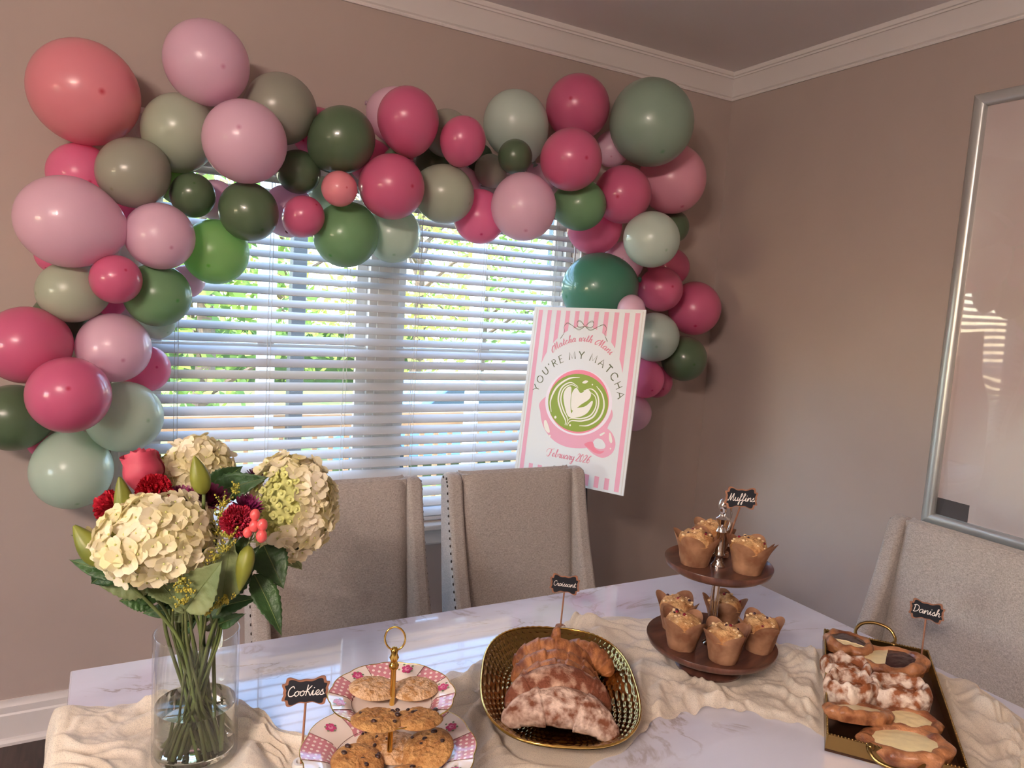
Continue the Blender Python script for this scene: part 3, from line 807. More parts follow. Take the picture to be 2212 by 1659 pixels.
# ================================================================ STROKE LETTERING
G = {
 'a': (1.15, [[(.9,.85),(.55,1),(.15,.65),(.1,.25),(.4,0),(.75,.3),(.9,.9),(.86,.25),(1.05,0),(1.3,.25)]]),
 'b': (1.1, [[(0,.2),(.45,1.4),(.5,2),(.3,1.9),(.25,.8),(.3,.1),(.6,0),(.85,.4),(.7,.85),(.9,.9),(1.2,.8)]]),
 'c': (.95, [[(.85,.8),(.6,1),(.2,.7),(.12,.25),(.45,0),(.8,.1),(1.05,.35)]]),
 'e': (.9, [[(0,.2),(.5,.4),(.75,.75),(.5,1),(.2,.65),(.2,.2),(.5,0),(.8,.1),(1.0,.3)]]),
 'f': (.8, [[(0,.2),(.5,1.2),(.7,1.9),(.5,2.1),(.35,1.6),(.3,0),(.25,-.8),(.1,-1),(.05,-.6),(.4,.05),(.85,.25)]]),
 'h': (1.15, [[(0,.2),(.45,1.5),(.5,2),(.3,1.8),(.25,.9),(.2,0)], [(.2,.0),(.45,.75),(.75,1),(.85,.7),(.82,.15),(1.0,0),(1.2,.25)]]),
 'i': (.68, [[(0,.2),(.3,1),(.28,.25),(.45,0),(.75,.25)], [(.38,1.45),(.44,1.52)]]),
 'k': (1.05, [[(0,.2),(.45,1.5),(.5,2),(.3,1.8),(.25,.9),(.2,0)], [(.8,.95),(.25,.5),(.55,.45),(.85,0),(1.1,.2)]]),
 'n': (1.2, [[(0,.3),(.2,1),(.2,0)], [(.2,.1),(.5,.85),(.8,1),(.88,.6),(.88,.15),(1.05,0),(1.3,.3)]]),
 'o': (1.0, [[(.6,1),(.2,.75),(.12,.3),(.45,0),(.8,.3),(.8,.75),(.55,1),(.75,.85),(1.1,.85)]]),
 'r': (.8, [[(0,.2),(.25,1.05),(.3,.9),(.6,.9),(.5,.3),(.65,0),(.9,.2)]]),
 's': (.8, [[(0,.2),(.45,1.05),(.5,.7),(.7,.3),(.5,0),(.15,.05)], [(.5,0),(.9,.2)]]),
 't': (.75, [[(0,.2),(.35,1.2),(.4,1.75),(.35,.4),(.5,0),(.8,.25)], [(.08,1.15),(.72,1.2)]]),
 'u': (1.15, [[(0,.2),(.2,1),(.18,.3),(.4,0),(.75,.3),(.85,1),(.83,.25),(1.0,0),(1.2,.25)]]),
 'w': (1.4, [[(0,.6),(.2,1),(.18,.3),(.4,0),(.7,.3),(.75,.95),(.75,.3),(.95,0),(1.2,.35),(1.2,1),(1.45,.85)]]),
 'y': (1.05, [[(0,.2),(.2,1),(.18,.4),(.4,.1),(.75,.4),(.85,1),(.8,0),(.6,-.8),(.3,-1),(.2,-.7),(.8,0),(1.1,.25)]]),
 'M': (1.8, [[(0,.15),(.15,0),(.45,1.0),(.62,2),(.66,1),(.75,.05),(1.0,.9),(1.35,2),(1.38,1),(1.42,.2),(1.6,0),(1.9,.25)]]),
 'm': (1.8, [[(.55,1.2),(.1,1.5),(-.45,1.15),(-.75,.4),(-.5,-.1),(-.1,.1),(.3,.9),(.62,2),(.66,1),(.72,.05),(1.0,.9),(1.35,2),(1.38,1),(1.42,.2),(1.6,0),(1.9,.25)]]),
 'C': (1.2, [[(1.1,1.6),(.8,2),(.3,1.6),(.1,.9),(.25,.2),(.7,0),(1.1,.2),(1.3,.4)]]),
 'D': (1.45, [[(.35,1.9),(.3,1),(.25,.05)], [(0,1.7),(.5,2),(1.1,1.7),(1.3,1),(1.0,.3),(.4,0),(.1,.1)]]),
 'F': (1.15, [[(.55,1.8),(.45,.8),(.2,.0),(-.25,-.1),(-.4,.3)], [(-.75,.9),(-.8,1.4),(-.35,1.9),(.5,1.85),(1.3,2.1)], [(.1,1.0),(.85,1.05)]]),
 'K': (1.15, [[(.35,2.1),(.2,0)], [(1.05,1.9),(.32,.9),(.6,.75),(1.0,0),(1.2,.2)]]),
 '2': (1.05, [[(.1,1.45),(.4,1.95),(.8,1.6),(.5,.8),(.05,0),(.95,.08)]]), '0': (1.05, [[(.45,1.95),(.1,1.2),(.2,.2),(.5,0),(.85,.8),(.8,1.7),(.45,1.95)]]),
 '6': (1.0, [[(.85,1.95),(.35,1.3),(.1,.5),(.4,0),(.8,.4),(.6,.95),(.15,.6)]])}
def ribbon(mb, pts, w, z, fn, mi=0):
    pts = [Vector((p[0], p[1], 0)) for p in pts]
    n = len(pts); vs = []
    for i, p in enumerate(pts):
        t = pts[min(i + 1, n - 1)] - pts[max(i - 1, 0)]
        if t.length < 1e-9: t = Vector((1, 0, 0))
        t.normalize(); q = Vector((-t.y, t.x, 0)) * (w if not callable(w) else w(i / (n - 1), t))
        if i == 0: p = p - t * w * .6 if not callable(w) else p
        if i == n - 1: p = p + t * w * .6 if not callable(w) else p
        vs += [fn(p.x + q.x, p.y + q.y, z), fn(p.x - q.x, p.y - q.y, z)]
    mb.add(vs, [(2 * i, 2 * i + 1, 2 * i + 3, 2 * i + 2) for i in range(n - 1)], mi)
def script(mb, text, size, w, z, place, slant=.25, smooth=5, gap=.55, calli=False):
    """place(advance_units*size) -> (x, y, angle)"""
    tot = sum((gap if c == ' ' else G[c][0]) for c in text) * size
    x = -tot / 2; kz = 0
    for c in text:
        if c == ' ':
            x += gap * size; continue
        adv, strokes = G[c]
        ox, oy, an = place(x + adv * size / 2)
        ca, sa = cos(an), sin(an)
        for s in strokes:
            p2 = [((px_ - adv / 2 + slant * (py_ - .5)) * size, py_ * size) for px_, py_ in s]
            cur = catmull([(a, b, 0) for a, b in p2], smooth)
            cur = [(ox + p.x * ca - p.y * sa, oy + p.x * sa + p.y * ca) for p in cur]
            kz += 1
            ww = w if not calli else (lambda u, t, w=w: w * (.45 + .75 * max(0, -t.y * .9 + t.x * -.1 if t.y < 0 else 0)))
            ribbon(mb, cur, ww, z + (kz % 5) * 2e-6, lambda a, b, c_: Vector((a, b, c_)))
        x += adv * size

# ================================================================ POSTER ON EASEL
m_board = mat('poster_board_white', srgb(230, 230, 228), .45)
m_ppink = mat('print_pink', srgb(236, 170, 188), .5); m_ptext = mat('print_rose_text', srgb(226, 140, 156), .5)
m_pdeep = mat('print_deep_pink', srgb(240, 138, 156), .5); m_pgreen = mat('print_matcha', srgb(146, 166, 62), .5)
m_polive = mat('print_olive', srgb(104, 108, 76), .5); m_pcream = mat('print_cream', srgb(246, 240, 226), .5); m_plil = mat('print_lilac_white', srgb(244, 234, 240), .5)
PW, PH = .508, .678
pc = Vector((-1.123, -.485, 1.233)); yaw, lean, roll = -1.192, .128, .027
h0 = Vector((cos(yaw), sin(yaw), 0)); n0 = Vector((-sin(yaw), cos(yaw), 0)); up = Vector((0, 0, 1))
v0 = up * cos(lean) + n0 * sin(lean)
ph = h0 * cos(roll) + v0 * sin(roll); pv = v0 * cos(roll) - h0 * sin(roll); pn = ph.cross(pv)
pos = bpy.data.objects.new('poster', None); COL.objects.link(pos); pos.empty_display_size = .05
Mp = Matrix((ph, pv, pn)).transposed().to_4x4(); Mp.translation = pc; pos.matrix_world = Mp
tag(pos, 'pink striped matcha poster board standing between window and chair', 'poster')
MB().box(-PW / 2, PW / 2, -PH / 2, PH / 2, -.005, 0).build('board', m_board, pos)
Z1, Z2, Z3, Z4, Z5 = .0003, .0006, .0009, .0012, .0015
def flat(name, polys, z, m):
    mb = MB()
    from mathutils.geometry import tessellate_polygon
    for p in polys:
        vs = [Vector((a, b, z)) for a, b in p]
        mb.add(vs, [tuple(t) for t in tessellate_polygon([vs])])
    return mb.build(name, m, pos, smooth=0)
def ell(cx, cy, rx, ry, n=64, a0=0, a1=2 * pi, rot=0):
    out = []
    for i in range(n + (0 if abs(a1 - a0 - 2 * pi) < 1e-6 else 1)):
        a = a0 + (a1 - a0) * i / n
        x, y = rx * cos(a), ry * sin(a)
        out.append((cx + x * cos(rot) - y * sin(rot), cy + x * sin(rot) + y * cos(rot)))
    return out
def sm(pts, n=8):
    return [(p.x, p.y) for p in catmull([(a, b, 0) for a, b in pts], n, closed=True)]
TOP, BOT = .326, -.330
def arch(x):            # lower limit of the striped header
    ax_, ay_, cy_ = .200, .245, .022
    q = 1 - (x / ax_) ** 2
    return cy_ + ay_ * sqrt(q) if q > 0 else cy_
# stripes
stripe_x = [-.22 + i * .0443 for i in range(11)]
for i, x in enumerate(stripe_x):
    x0, x1 = x - .010, x + .010
    if i in (0, 10):
        flat('stripe', [[(x0, BOT), (x1, BOT), (x1, TOP), (x0, TOP)]], Z1, m_ppink)
    else:
        flat('stripe', [[(x0, arch(x0)), ((x0 + x1) / 2, arch((x0 + x1) / 2)), (x1, arch(x1)), (x1, TOP), (x0, TOP)]], Z1, m_ppink)
        if not 3 <= i <= 7 or i in (3, 7): flat('stripe', [[(x0, BOT), (x1, BOT), (x1, -.288), (x0, -.288)]], Z1, m_ppink)
        else: flat('stripe', [[(x0, BOT), (x1, BOT), (x1, -.300), (x0, -.300)]], Z1, m_ppink)
m_pgrey = mat('print_grey', srgb(216, 212, 204), .5)
for q in (-.242, .242): flat('border_line', [[(q, -.336), (q + .004, -.336), (q + .004, .332), (q, .332)]], Z1, m_pgrey)
# bows
def bow(cx, cy, s, name):
    mb = MB(); I = lambda a, b, c_: Vector((a, b, c_))
    def st(p): ribbon(mb, [(cx + q.x * s, cy + q.y * s) for q in catmull([(a, b, 0) for a, b in p], 8)], .0007, Z2, I)
    for d in (0, .06):
        for sg in (-1, 1):
            st([(0, 0), (sg * .35, .28 + d), (sg * .62, .34 + d), (sg * .70, .12), (sg * .5, -.05 - d), (0, 0)])
            st([(0, 0), (sg * .5, -.22 - d), (sg * 1.1, .02), (sg * 1.55, .15 + d), (sg * 1.8, -.1), (sg * 1.72, -.5), (sg * 2.0, -.95 - d)])
    mb.build(name, m_polive, pos, smooth=0)
bow(0, .268, .054, 'bow_drawing'); bow(0, -.288, .04, 'bow_drawing')
# header lettering on arcs
def arcplace(R, ry, cyy):
    def f(s):
        t = s / (R * .93)
        x = R * sin(t); y = cyy + ry * cos(t)
        return x, y, atan2(-ry * sin(t), R * cos(t))
    return f
mb = MB(); script(mb, 'matcha with  mani', .0142, .0021, Z2, arcplace(.212, .222, -.012), gap=.8, calli=True); mb.build('lettering', m_ptext, pos, smooth=0)
mb = MB(); script(mb, 'February 2026', .0150, .0020, Z2, lambda s: (s, -.246, 0), gap=.6, calli=True); mb.build('lettering', m_ptext, pos, smooth=0)
CAPS = {'Y': (.9, [[(0,1),(.42,.5)],[(.84,1),(.42,.5),(.42,0)]]), 'O': (1.1, [ell(.5,.5,.46,.5,20)+[(.96,.5)]]), 'U': (.9, [[(.06,1),(.06,.35),(.16,.1),(.4,0),(.64,.1),(.74,.35),(.74,1)]]),
 "'": (.25, [[(.1,1.02),(.06,.78)]]), 'R': (.8, [[(.08,0),(.08,1),(.4,1),(.6,.85),(.6,.65),(.4,.5),(.08,.5)],[(.35,.5),(.7,0)]]), 'E': (.7, [[(.6,1),(.08,1),(.08,0),(.6,0)],[(.08,.52),(.5,.52)]]),
 'M': (1.15, [[(.08,0),(.14,1),(.55,.12),(.96,1),(1.02,0)]]), 'A': (.95, [[(0,0),(.43,1),(.86,0)],[(.16,.34),(.7,.34)]]), 'T': (.8, [[(0,1),(.76,1)],[(.38,1),(.38,0)]]),
 'C': (1.0, [[(.9,.85),(.7,.97),(.45,1),(.15,.85),(.04,.5),(.15,.15),(.45,0),(.7,.03),(.9,.15)]]), 'H': (.9, [[(.08,0),(.08,1)],[(.76,0),(.76,1)],[(.08,.52),(.76,.52)]])}
mb = MB(); sz = .029; sp = .26
txt = "YOU'RE MY MATCHA"; tot = sum((.42 if c == ' ' else CAPS[c][0] + sp) for c in txt) * sz; xx = -tot / 2
pl_ = arcplace(.186, .172, -.030)
for c in txt:
    if c == ' ': xx += .42 * sz; continue
    adv, sts = CAPS[c]
    ox, oy, an = pl_(xx + adv * sz / 2)
    for s in sts:
        def thick(u, t): return .0022 if abs(t.y) > .5 else .0012
        ribbon(mb, [(ox + (a - adv / 2) * sz * cos(an) - b * sz * sin(an), oy + (a - adv / 2) * sz * sin(an) + b * sz * cos(an)) for a, b in s], thick, Z2, lambda a, b, c_: Vector((a, b, c_)))
    xx += (adv + sp) * sz
mb.build('lettering', m_polive, pos, smooth=0)
# cup: body, handle, rim, tea, latte art
flat('cup_drawing', [sm([(-.158, -.03), (-.160, -.085), (-.135, -.140), (-.087, -.180), (-.03, -.198), (.03, -.198), (.09, -.184), (.13, -.15), (.155, -.10), (.158, -.03), (0, .06)])], Z1, m_ppink)
flat('cup_handle_drawing', [sm([(.115, -.10), (.150, -.105), (.180, -.125), (.196, -.160), (.185, -.195), (.150, -.216), (.110, -.210), (.075, -.190), (.062, -.178), (.10, -.15)])], Z1 + .0001, m_ppink)
flat('cup_handle_hole', [sm([(.100, -.166), (.112, -.150), (.135, -.150), (.153, -.166), (.152, -.180), (.130, -.186), (.110, -.182)])], Z2, m_board)
flat('cup_handle_shade', [sm([(.062, -.178), (.095, -.164), (.112, -.186), (.135, -.194), (.152, -.190), (.140, -.202), (.115, -.204), (.090, -.194)])], Z2 + .0001, m_pdeep)
flat('cup_rim_drawing', [ell(.009, -.024, .153, .126)], Z2 + .0002, m_plil)
flat('cup_inside_drawing', [ell(.009, -.0215, .1385, .1215)], Z3, m_pdeep)
flat('matcha_drawing', [ell(.008, -.026, .1375, .1105)], Z3 + .0002, m_pgreen)
mb = MB(); I = lambda a, b, c_: Vector((a, b, c_)); _z = [Z4]
def art(p, w):
    n_ = 10
    _z[0] += 4e-6
    ribbon(mb, [(q.x, q.y) for q in catmull([(a, b, 0) for a, b in p], n_)], lambda u, t: w * (.25 + .75 * sin(pi * min(max(u, .02), .98))), _z[0], I)
art([(-.108, -.075), (-.118, -.030), (-.095, .025), (-.045, .062), (.005, .072)], .0042)
art([(.085, .045), (.115, .015), (.128, -.03), (.112, -.075), (.07, -.105), (.03, -.112)], .0038)
art([(.02, .052), (.045, .060)], .006)
art([(.002, .036), (-.035, .048), (-.072, .025), (-.082, -.02), (-.062, -.065), (-.036, -.10), (-.036, -.118)], .0036)
art([(.005, .030), (-.03, .040), (-.062, .02), (-.070, -.02), (-.052, -.06), (-.028, -.092), (-.030, -.118)], .0030)
art([(.030, .022), (.065, .032), (.095, .010), (.103, -.03), (.085, -.072), (.040, -.092), (-.01, -.098), (-.026, -.118)], .0036)
art([(.055, .022), (.085, .005), (.093, -.03), (.075, -.066), (.035, -.084), (-.012, -.088), (-.026, -.10)], .0028)
mb.build('latte_art_drawing', m_pcream, pos, smooth=0)
flat('latte_art_drawing', [sm([(.019, .012), (-.004, .030), (-.020, .012), (-.022, -.015), (-.011, -.058), (.028, -.030), (.060, -.006), (.064, .016), (.045, .030)], 6),
     sm([(-.028, .030), (-.05, .024), (-.060, -.005), (-.046, -.05), (-.022, -.084), (.022, -.080), (.058, -.060), (.076, -.026), (.073, -.012), (.045, -.036), (.0, -.050), (-.014, -.068), (-.024, -.02)], 6)], Z4 + .0001, m_pcream)
flat('latte_art_drawing', [ell(.066, .049, .003, .003, 12), ell(-.085, -.093, .0055, .0055, 14), ell(-.012, -.115, .004, .004, 14), ell(-.100, -.168, .004, .004, 12), ell(.178, -.178, .0035, .0035, 12),
     sm([(-.137, -.115), (-.125, -.112), (-.103, -.150), (-.112, -.157), (-.130, -.142)], 5), sm([(.165, -.122), (.172, -.125), (.182, -.150), (.176, -.158), (.167, -.145)], 5), sm([(.125, -.132), (.142, -.122), (.146, -.126), (.130, -.138)], 5)], Z4 + .0002, m_pcream)
# easel (stands behind the board and the chair)
m_easel = mat('easel_black', srgb(40, 40, 42), .4)
eb = pc - pv * (PH / 2)
ez = empty('easel', (eb.x, eb.y, 0), label='slim black easel holding up the pink matcha poster', cat='easel')
bk = -pn * .018
def EL(p): return Vector(p) - Vector((eb.x, eb.y, 0))
for sg in (-1, 1):
    a = pc + pv * .22 + bk + ph * sg * .02; b = eb + bk - ph * .10 + ph * sg * .05
    MB().tube([EL(a), EL(b), EL(b + (b - a).normalized() * (b.z / -((b - a).normalized().z) - .004))], .008, 8).build('front_leg', m_easel, ez)
a = pc + pv * .22 + bk; q = a + Vector((.17, .07, 0)); q.z = .006
MB().tube([EL(a), EL(q)], .008, 8).build('rear_leg', m_easel, ez)
l0 = eb - ph * .11 - pv * .006; l1 = eb + ph * .06 - pv * .006
MB().tube([EL(l0 - pn * .02), EL(l0 + pn * .008), EL(l1 + pn * .008), EL(l1 - pn * .02)], .005, 6).build('ledge', m_easel, ez)

# ================================================================ TABLE-TOP LAYOUT
TOPZ = TZ + .0008
VASE = onz(421, 1630, TZ); COOK = Vector((-2.289, -1.731, TZ)); MUF = Vector((-1.478, -1.627, TZ))
GF = Vector((.487, .874, 0)).normalized(); GR = Vector((.874, -.487, 0)).normalized()
PLAT = Vector((-1.885, -1.615, TZ))
TRL = Vector((-1.10, -1.64, TZ)); TRN = Vector((-1.505, -1.965, TZ))            # tray: far-left and near-left corners
TD = (TRN - TRL); TLEN = TD.length; TD.normalize(); TW_ = Vector((-TD.y, TD.x, 0))
if TW_.x < 0: TW_ = -TW_
TWID = .235
TRAY = (TRL + TRN) / 2 + TW_ * TWID / 2
def sstep(a, b, x):
    t = min(max((x - a) / (b - a), 0), 1); return t * t * (3 - 2 * t)
def clear(x, y):
    """0 under things that stand on the table, 1 well away from them"""
    p = Vector((x, y, TZ)); v = 1
    for c, r_ in ((VASE, .070), (COOK, .065), (MUF, .085)):
        v = min(v, sstep(r_, r_ + .025, (p - c).length))
    d = p - PLAT; q = ((abs(d.dot(GR)) / .13) ** 3 + (abs(d.dot(GF)) / .215) ** 3) ** (1 / 3)
    v = min(v, sstep(1.0, 1.12, q))
    d = p - TRAY; q = max(abs(d.dot(TW_)) - TWID / 2 - .004, abs(d.dot(TD)) - TLEN / 2 - .004)
    v = min(v, sstep(0, .025, q))
    for sx, sy in ((650, 1655), (1988, 1440)):
        v = min(v, sstep(.02, .045, (p - onz(sx, sy, TZ)).length))
    return v
# ---------------------------------------------------------------- gauze runner
def gauze_mat():
    m = bpy.data.materials.new('cream_gauze'); m.use_nodes = True
    nt = m.node_tree; N = nt.nodes; L = nt.links; b = N['Principled BSDF']
    b.inputs['Roughness'].default_value = .95; b.inputs['Specular IOR Level'].default_value = .1; b.inputs['Base Color'].default_value = srgb(250, 238, 218)
    b.inputs['Sheen Weight'].default_value = .2
    tc = N.new('ShaderNodeTexCoord')
    n = N.new('ShaderNodeTexNoise'); n.inputs['Scale'].default_value = 260; n.inputs['Detail'].default_value = 3; L.new(tc.outputs['Object'], n.inputs['Vector'])
    bp = N.new('ShaderNodeBump'); bp.inputs['Strength'].default_value = .5; bp.inputs['Distance'].default_value = .0015; L.new(n.outputs[0], bp.inputs['Height']); L.new(bp.outputs[0], b.inputs['Normal'])
    t = N.new('ShaderNodeBsdfTranslucent'); t.inputs[0].default_value = srgb(250, 240, 222)
    mx = N.new('ShaderNodeMixShader'); mx.inputs[0].default_value = .35; L.new(b.outputs[0], mx.inputs[1]); L.new(t.outputs[0], mx.inputs[2])
    tr = N.new('ShaderNodeBsdfTransparent')
    n3 = N.new('ShaderNodeTexNoise'); n3.inputs['Scale'].default_value = 700; n3.inputs['Detail'].default_value = 1; L.new(tc.outputs['Object'], n3.inputs['Vector'])
    mr = N.new('ShaderNodeMapRange'); mr.inputs[1].default_value = .5; mr.inputs[2].default_value = .72; mr.inputs[3].default_value = .06; mr.inputs[4].default_value = .30; L.new(n3.outputs[0], mr.inputs[0])
    m2 = N.new('ShaderNodeMixShader'); L.new(mr.outputs[0], m2.inputs[0]); L.new(mx.outputs[0], m2.inputs[1]); L.new(tr.outputs[0], m2.inputs[2])
    L.new(m2.outputs[0], N['Material Output'].inputs[0])
    return m
m_gauze = gauze_mat()
pairs = [((150, 1535), (60, 1800)), ((300, 1518), (330, 1800)), ((480, 1508), (560, 1800)), ((590, 1572), (720, 1800)), ((760, 1600), (900, 1790)), ((930, 1490), (1100, 1740)),
         ((1060, 1425), (1270, 1650)), ((1200, 1362), (1380, 1570)), ((1330, 1335), (1460, 1545)), ((1460, 1350), (1540, 1530)), ((1600, 1385), (1640, 1545)), ((1700, 1398), (1740, 1575)),
         ((1790, 1398), (1850, 1630)), ((1900, 1420), (1990, 1690)), ((2010, 1448), (2120, 1740)), ((2130, 1500), (2300, 1790)), ((2222, 1575), (2420, 1850))]
far = [onz(a[0], a[1], TZ) for a, b in pairs]; near = [onz(b[0], b[1], TZ) for a, b in pairs]
for k in range(len(near)):          # keep to the table
    near[k].y = max(near[k].y, TY0 + .05)
for lst in (far, near):
    for p in lst: p.x = min(p.x, TX1 - .02)
far[0].x = TX0 + .004; near[0].x = TX0 + .004
FAR = catmull(far, 14); NEAR = catmull(near, 14)
def runner_pt(u, v):
    s = u * (len(FAR) - 1); i = min(int(s), len(FAR) - 2); t = s - i
    a = FAR[i].lerp(FAR[i + 1], t); b = NEAR[i].lerp(NEAR[i + 1], t)
    # frayed, wavy edges
    wob = .045 * noise.noise(Vector((u * 17, 3.1, 0))) + .03 * noise.noise(Vector((u * 45, 8.1, 0))); wob2 = .05 * noise.noise(Vector((u * 15, 9.7, 0))) + .03 * noise.noise(Vector((u * 40, 1.7, 0)))
    vv = v * (1 + wob2 * 2 - wob * 2) + wob * 2
    p = a.lerp(b, vv)
    c = clear(p.x, p.y)
    # folds: long warped pleats along the runner, finer creases across them
    wx = noise.noise(Vector((p.x * 5, p.y * 5, 1.3))) * .10; wy = noise.noise(Vector((p.x * 5, p.y * 5, 7.9))) * .10
    ph1 = vv * 4.2 + 1.5 * noise.noise(Vector((u * 13, vv * 1.6, 2.2))) + .5 * noise.noise(Vector((u * 34, vv * 4, 5.1)))
    f1 = .5 + .5 * sin(2 * pi * ph1)
    amp = .45 + .9 * max(0, noise.noise(Vector((u * 16, vv * 2.2, 8.8))) + .35)
    ph2 = vv * 10 + u * 6 + 2.2 * noise.noise(Vector((u * 26, vv * 5, 3.7)))
    f2 = .5 + .5 * sin(2 * pi * ph2 * .8)
    ph3 = vv * 16 - u * 30 + 2.6 * noise.noise(Vector((u * 40, vv * 9, 6.4)))
    f3 = 1 - abs(sin(pi * ph3))
    bunch = .014 + .014 * max(0, noise.noise(Vector((u * 11 + 4, .5, 1))))
    hgt = (bunch + .004) * f1 ** 1.4 * amp + .0062 * f2 ** 1.5 * (amp + .1) + .0012 * f3 ** 1.5 + .0075 * (1 - abs(sin(pi * (ph2 * .9 + .3)))) ** 1.4 * max(0, noise.noise(Vector((u * 22, vv * 3, 9.1))) + .25) + .020 * max(0, noise.noise(Vector((p.x * 8, p.y * 8, 4.4)))) ** 1.3 + .0012 * noise.noise(Vector((p.x * 110, p.y * 110, 2))) + .002
    edge = min(1, sstep(0, .10, v) * sstep(0, .10, 1 - v) + .35)
    z = TOPZ + .0005 + hgt * edge * c
    return Vector((p.x + wx * .10 * c, p.y + wy * .10 * c, z))
run = empty('table_runner', (TX0, -1.6, TZ), label='crumpled cream gauze runner lying along the marble table', cat='table runner')
rb_ = MB()
def rshift(p): return p - Vector((TX0, -1.6, TZ))
rb_.grid(lambda u, v: rshift(runner_pt(u, v)), 560, 110)
# left end falls over the table edge
def hang(u, v):
    p = runner_pt(0, v)
    bulge = .018 + .018 * noise.noise(Vector((v * 9, 1, 0))) + .012 * noise.noise(Vector((v * 26, 5, 0)))
    a = min(u * 3, 1) * pi / 2
    drop = max(0, u - .12) * (.26 + .05 * noise.noise(Vector((v * 6, 0, 3))))
    x = TX0 - .004 - bulge * sin(a) - .016 * u * noise.noise(Vector((v * 20, u * 2, 0)))
    z = p.z - (1 - cos(a)) * .02 - drop + (.0 if u else 0)
    y = p.y + .02 * u * noise.noise(Vector((v * 11, 2, 2)))
    if u == 0: x = p.x
    return rshift(Vector((x, y, z)))
rb_.grid(hang, 26, 110)
o = rb_.build('gauze', m_gauze, run, smooth=True)

# ================================================================ COOKIE STAND
m_gold = mat('polished_gold', srgb(214, 176, 92), .12, metal=1.0)
m_porc = mat('cream_porcelain', srgb(244, 232, 222), .12, coat=.5)
def dot_mat():
    m = mat('pink_dotted_glaze', srgb(214, 150, 158), .14, coat=.5)
    nt = m.node_tree; N = nt.nodes; L = nt.links; b = N['Principled BSDF']
    tc = N.new('ShaderNodeTexCoord')
    mp = N.new('ShaderNodeMapping'); mp.inputs['Scale'].default_value = (100, 100, 0); mp.inputs['Rotation'].default_value = (0, 0, .5); L.new(tc.outputs['Object'], mp.inputs[0])
    fr = N.new('ShaderNodeVectorMath'); fr.operation = 'FRACTION'; L.new(mp.outputs[0], fr.inputs[0])
    sb = N.new('ShaderNodeVectorMath'); sb.operation = 'SUBTRACT'; sb.inputs[1].default_value = (.5, .5, 0); L.new(fr.outputs[0], sb.inputs[0])
    ln = N.new('ShaderNodeVectorMath'); ln.operation = 'LENGTH'; L.new(sb.outputs[0], ln.inputs[0])
    lt = N.new('ShaderNodeMath'); lt.operation = 'LESS_THAN'; lt.inputs[1].default_value = .25; L.new(ln.outputs['Value'], lt.inputs[0])
    mx = N.new('ShaderNodeMix'); mx.data_type = 'RGBA'; mx.inputs[6].default_value = srgb(206, 138, 148); mx.inputs[7].default_value = srgb(250, 232, 228)
    L.new(lt.outputs[0], mx.inputs[0]); L.new(mx.outputs[2], b.inputs['Base Color'])
    return m
m_dots = dot_mat()
m_rosep = mat('print_rose', srgb(196, 70, 120), .2, coat=.4); m_rosel = mat('print_rose_light', srgb(228, 150, 180), .2, coat=.4); m_leafp = mat('print_leaf', srgb(128, 140, 110), .2, coat=.4)
m_line = mat('print_gilt_line', srgb(120, 84, 74), .25, metal=.3)
CK = empty('cookie_stand', COOK + Vector((0, 0, .002)), label='two-tier porcelain cookie stand with pink polka-dot scalloped plates and gold rod', cat='cake stand')
NSC = 12
def scal(a): return 1 + .035 * abs(sin(NSC / 2 * a + .3)) ** .8
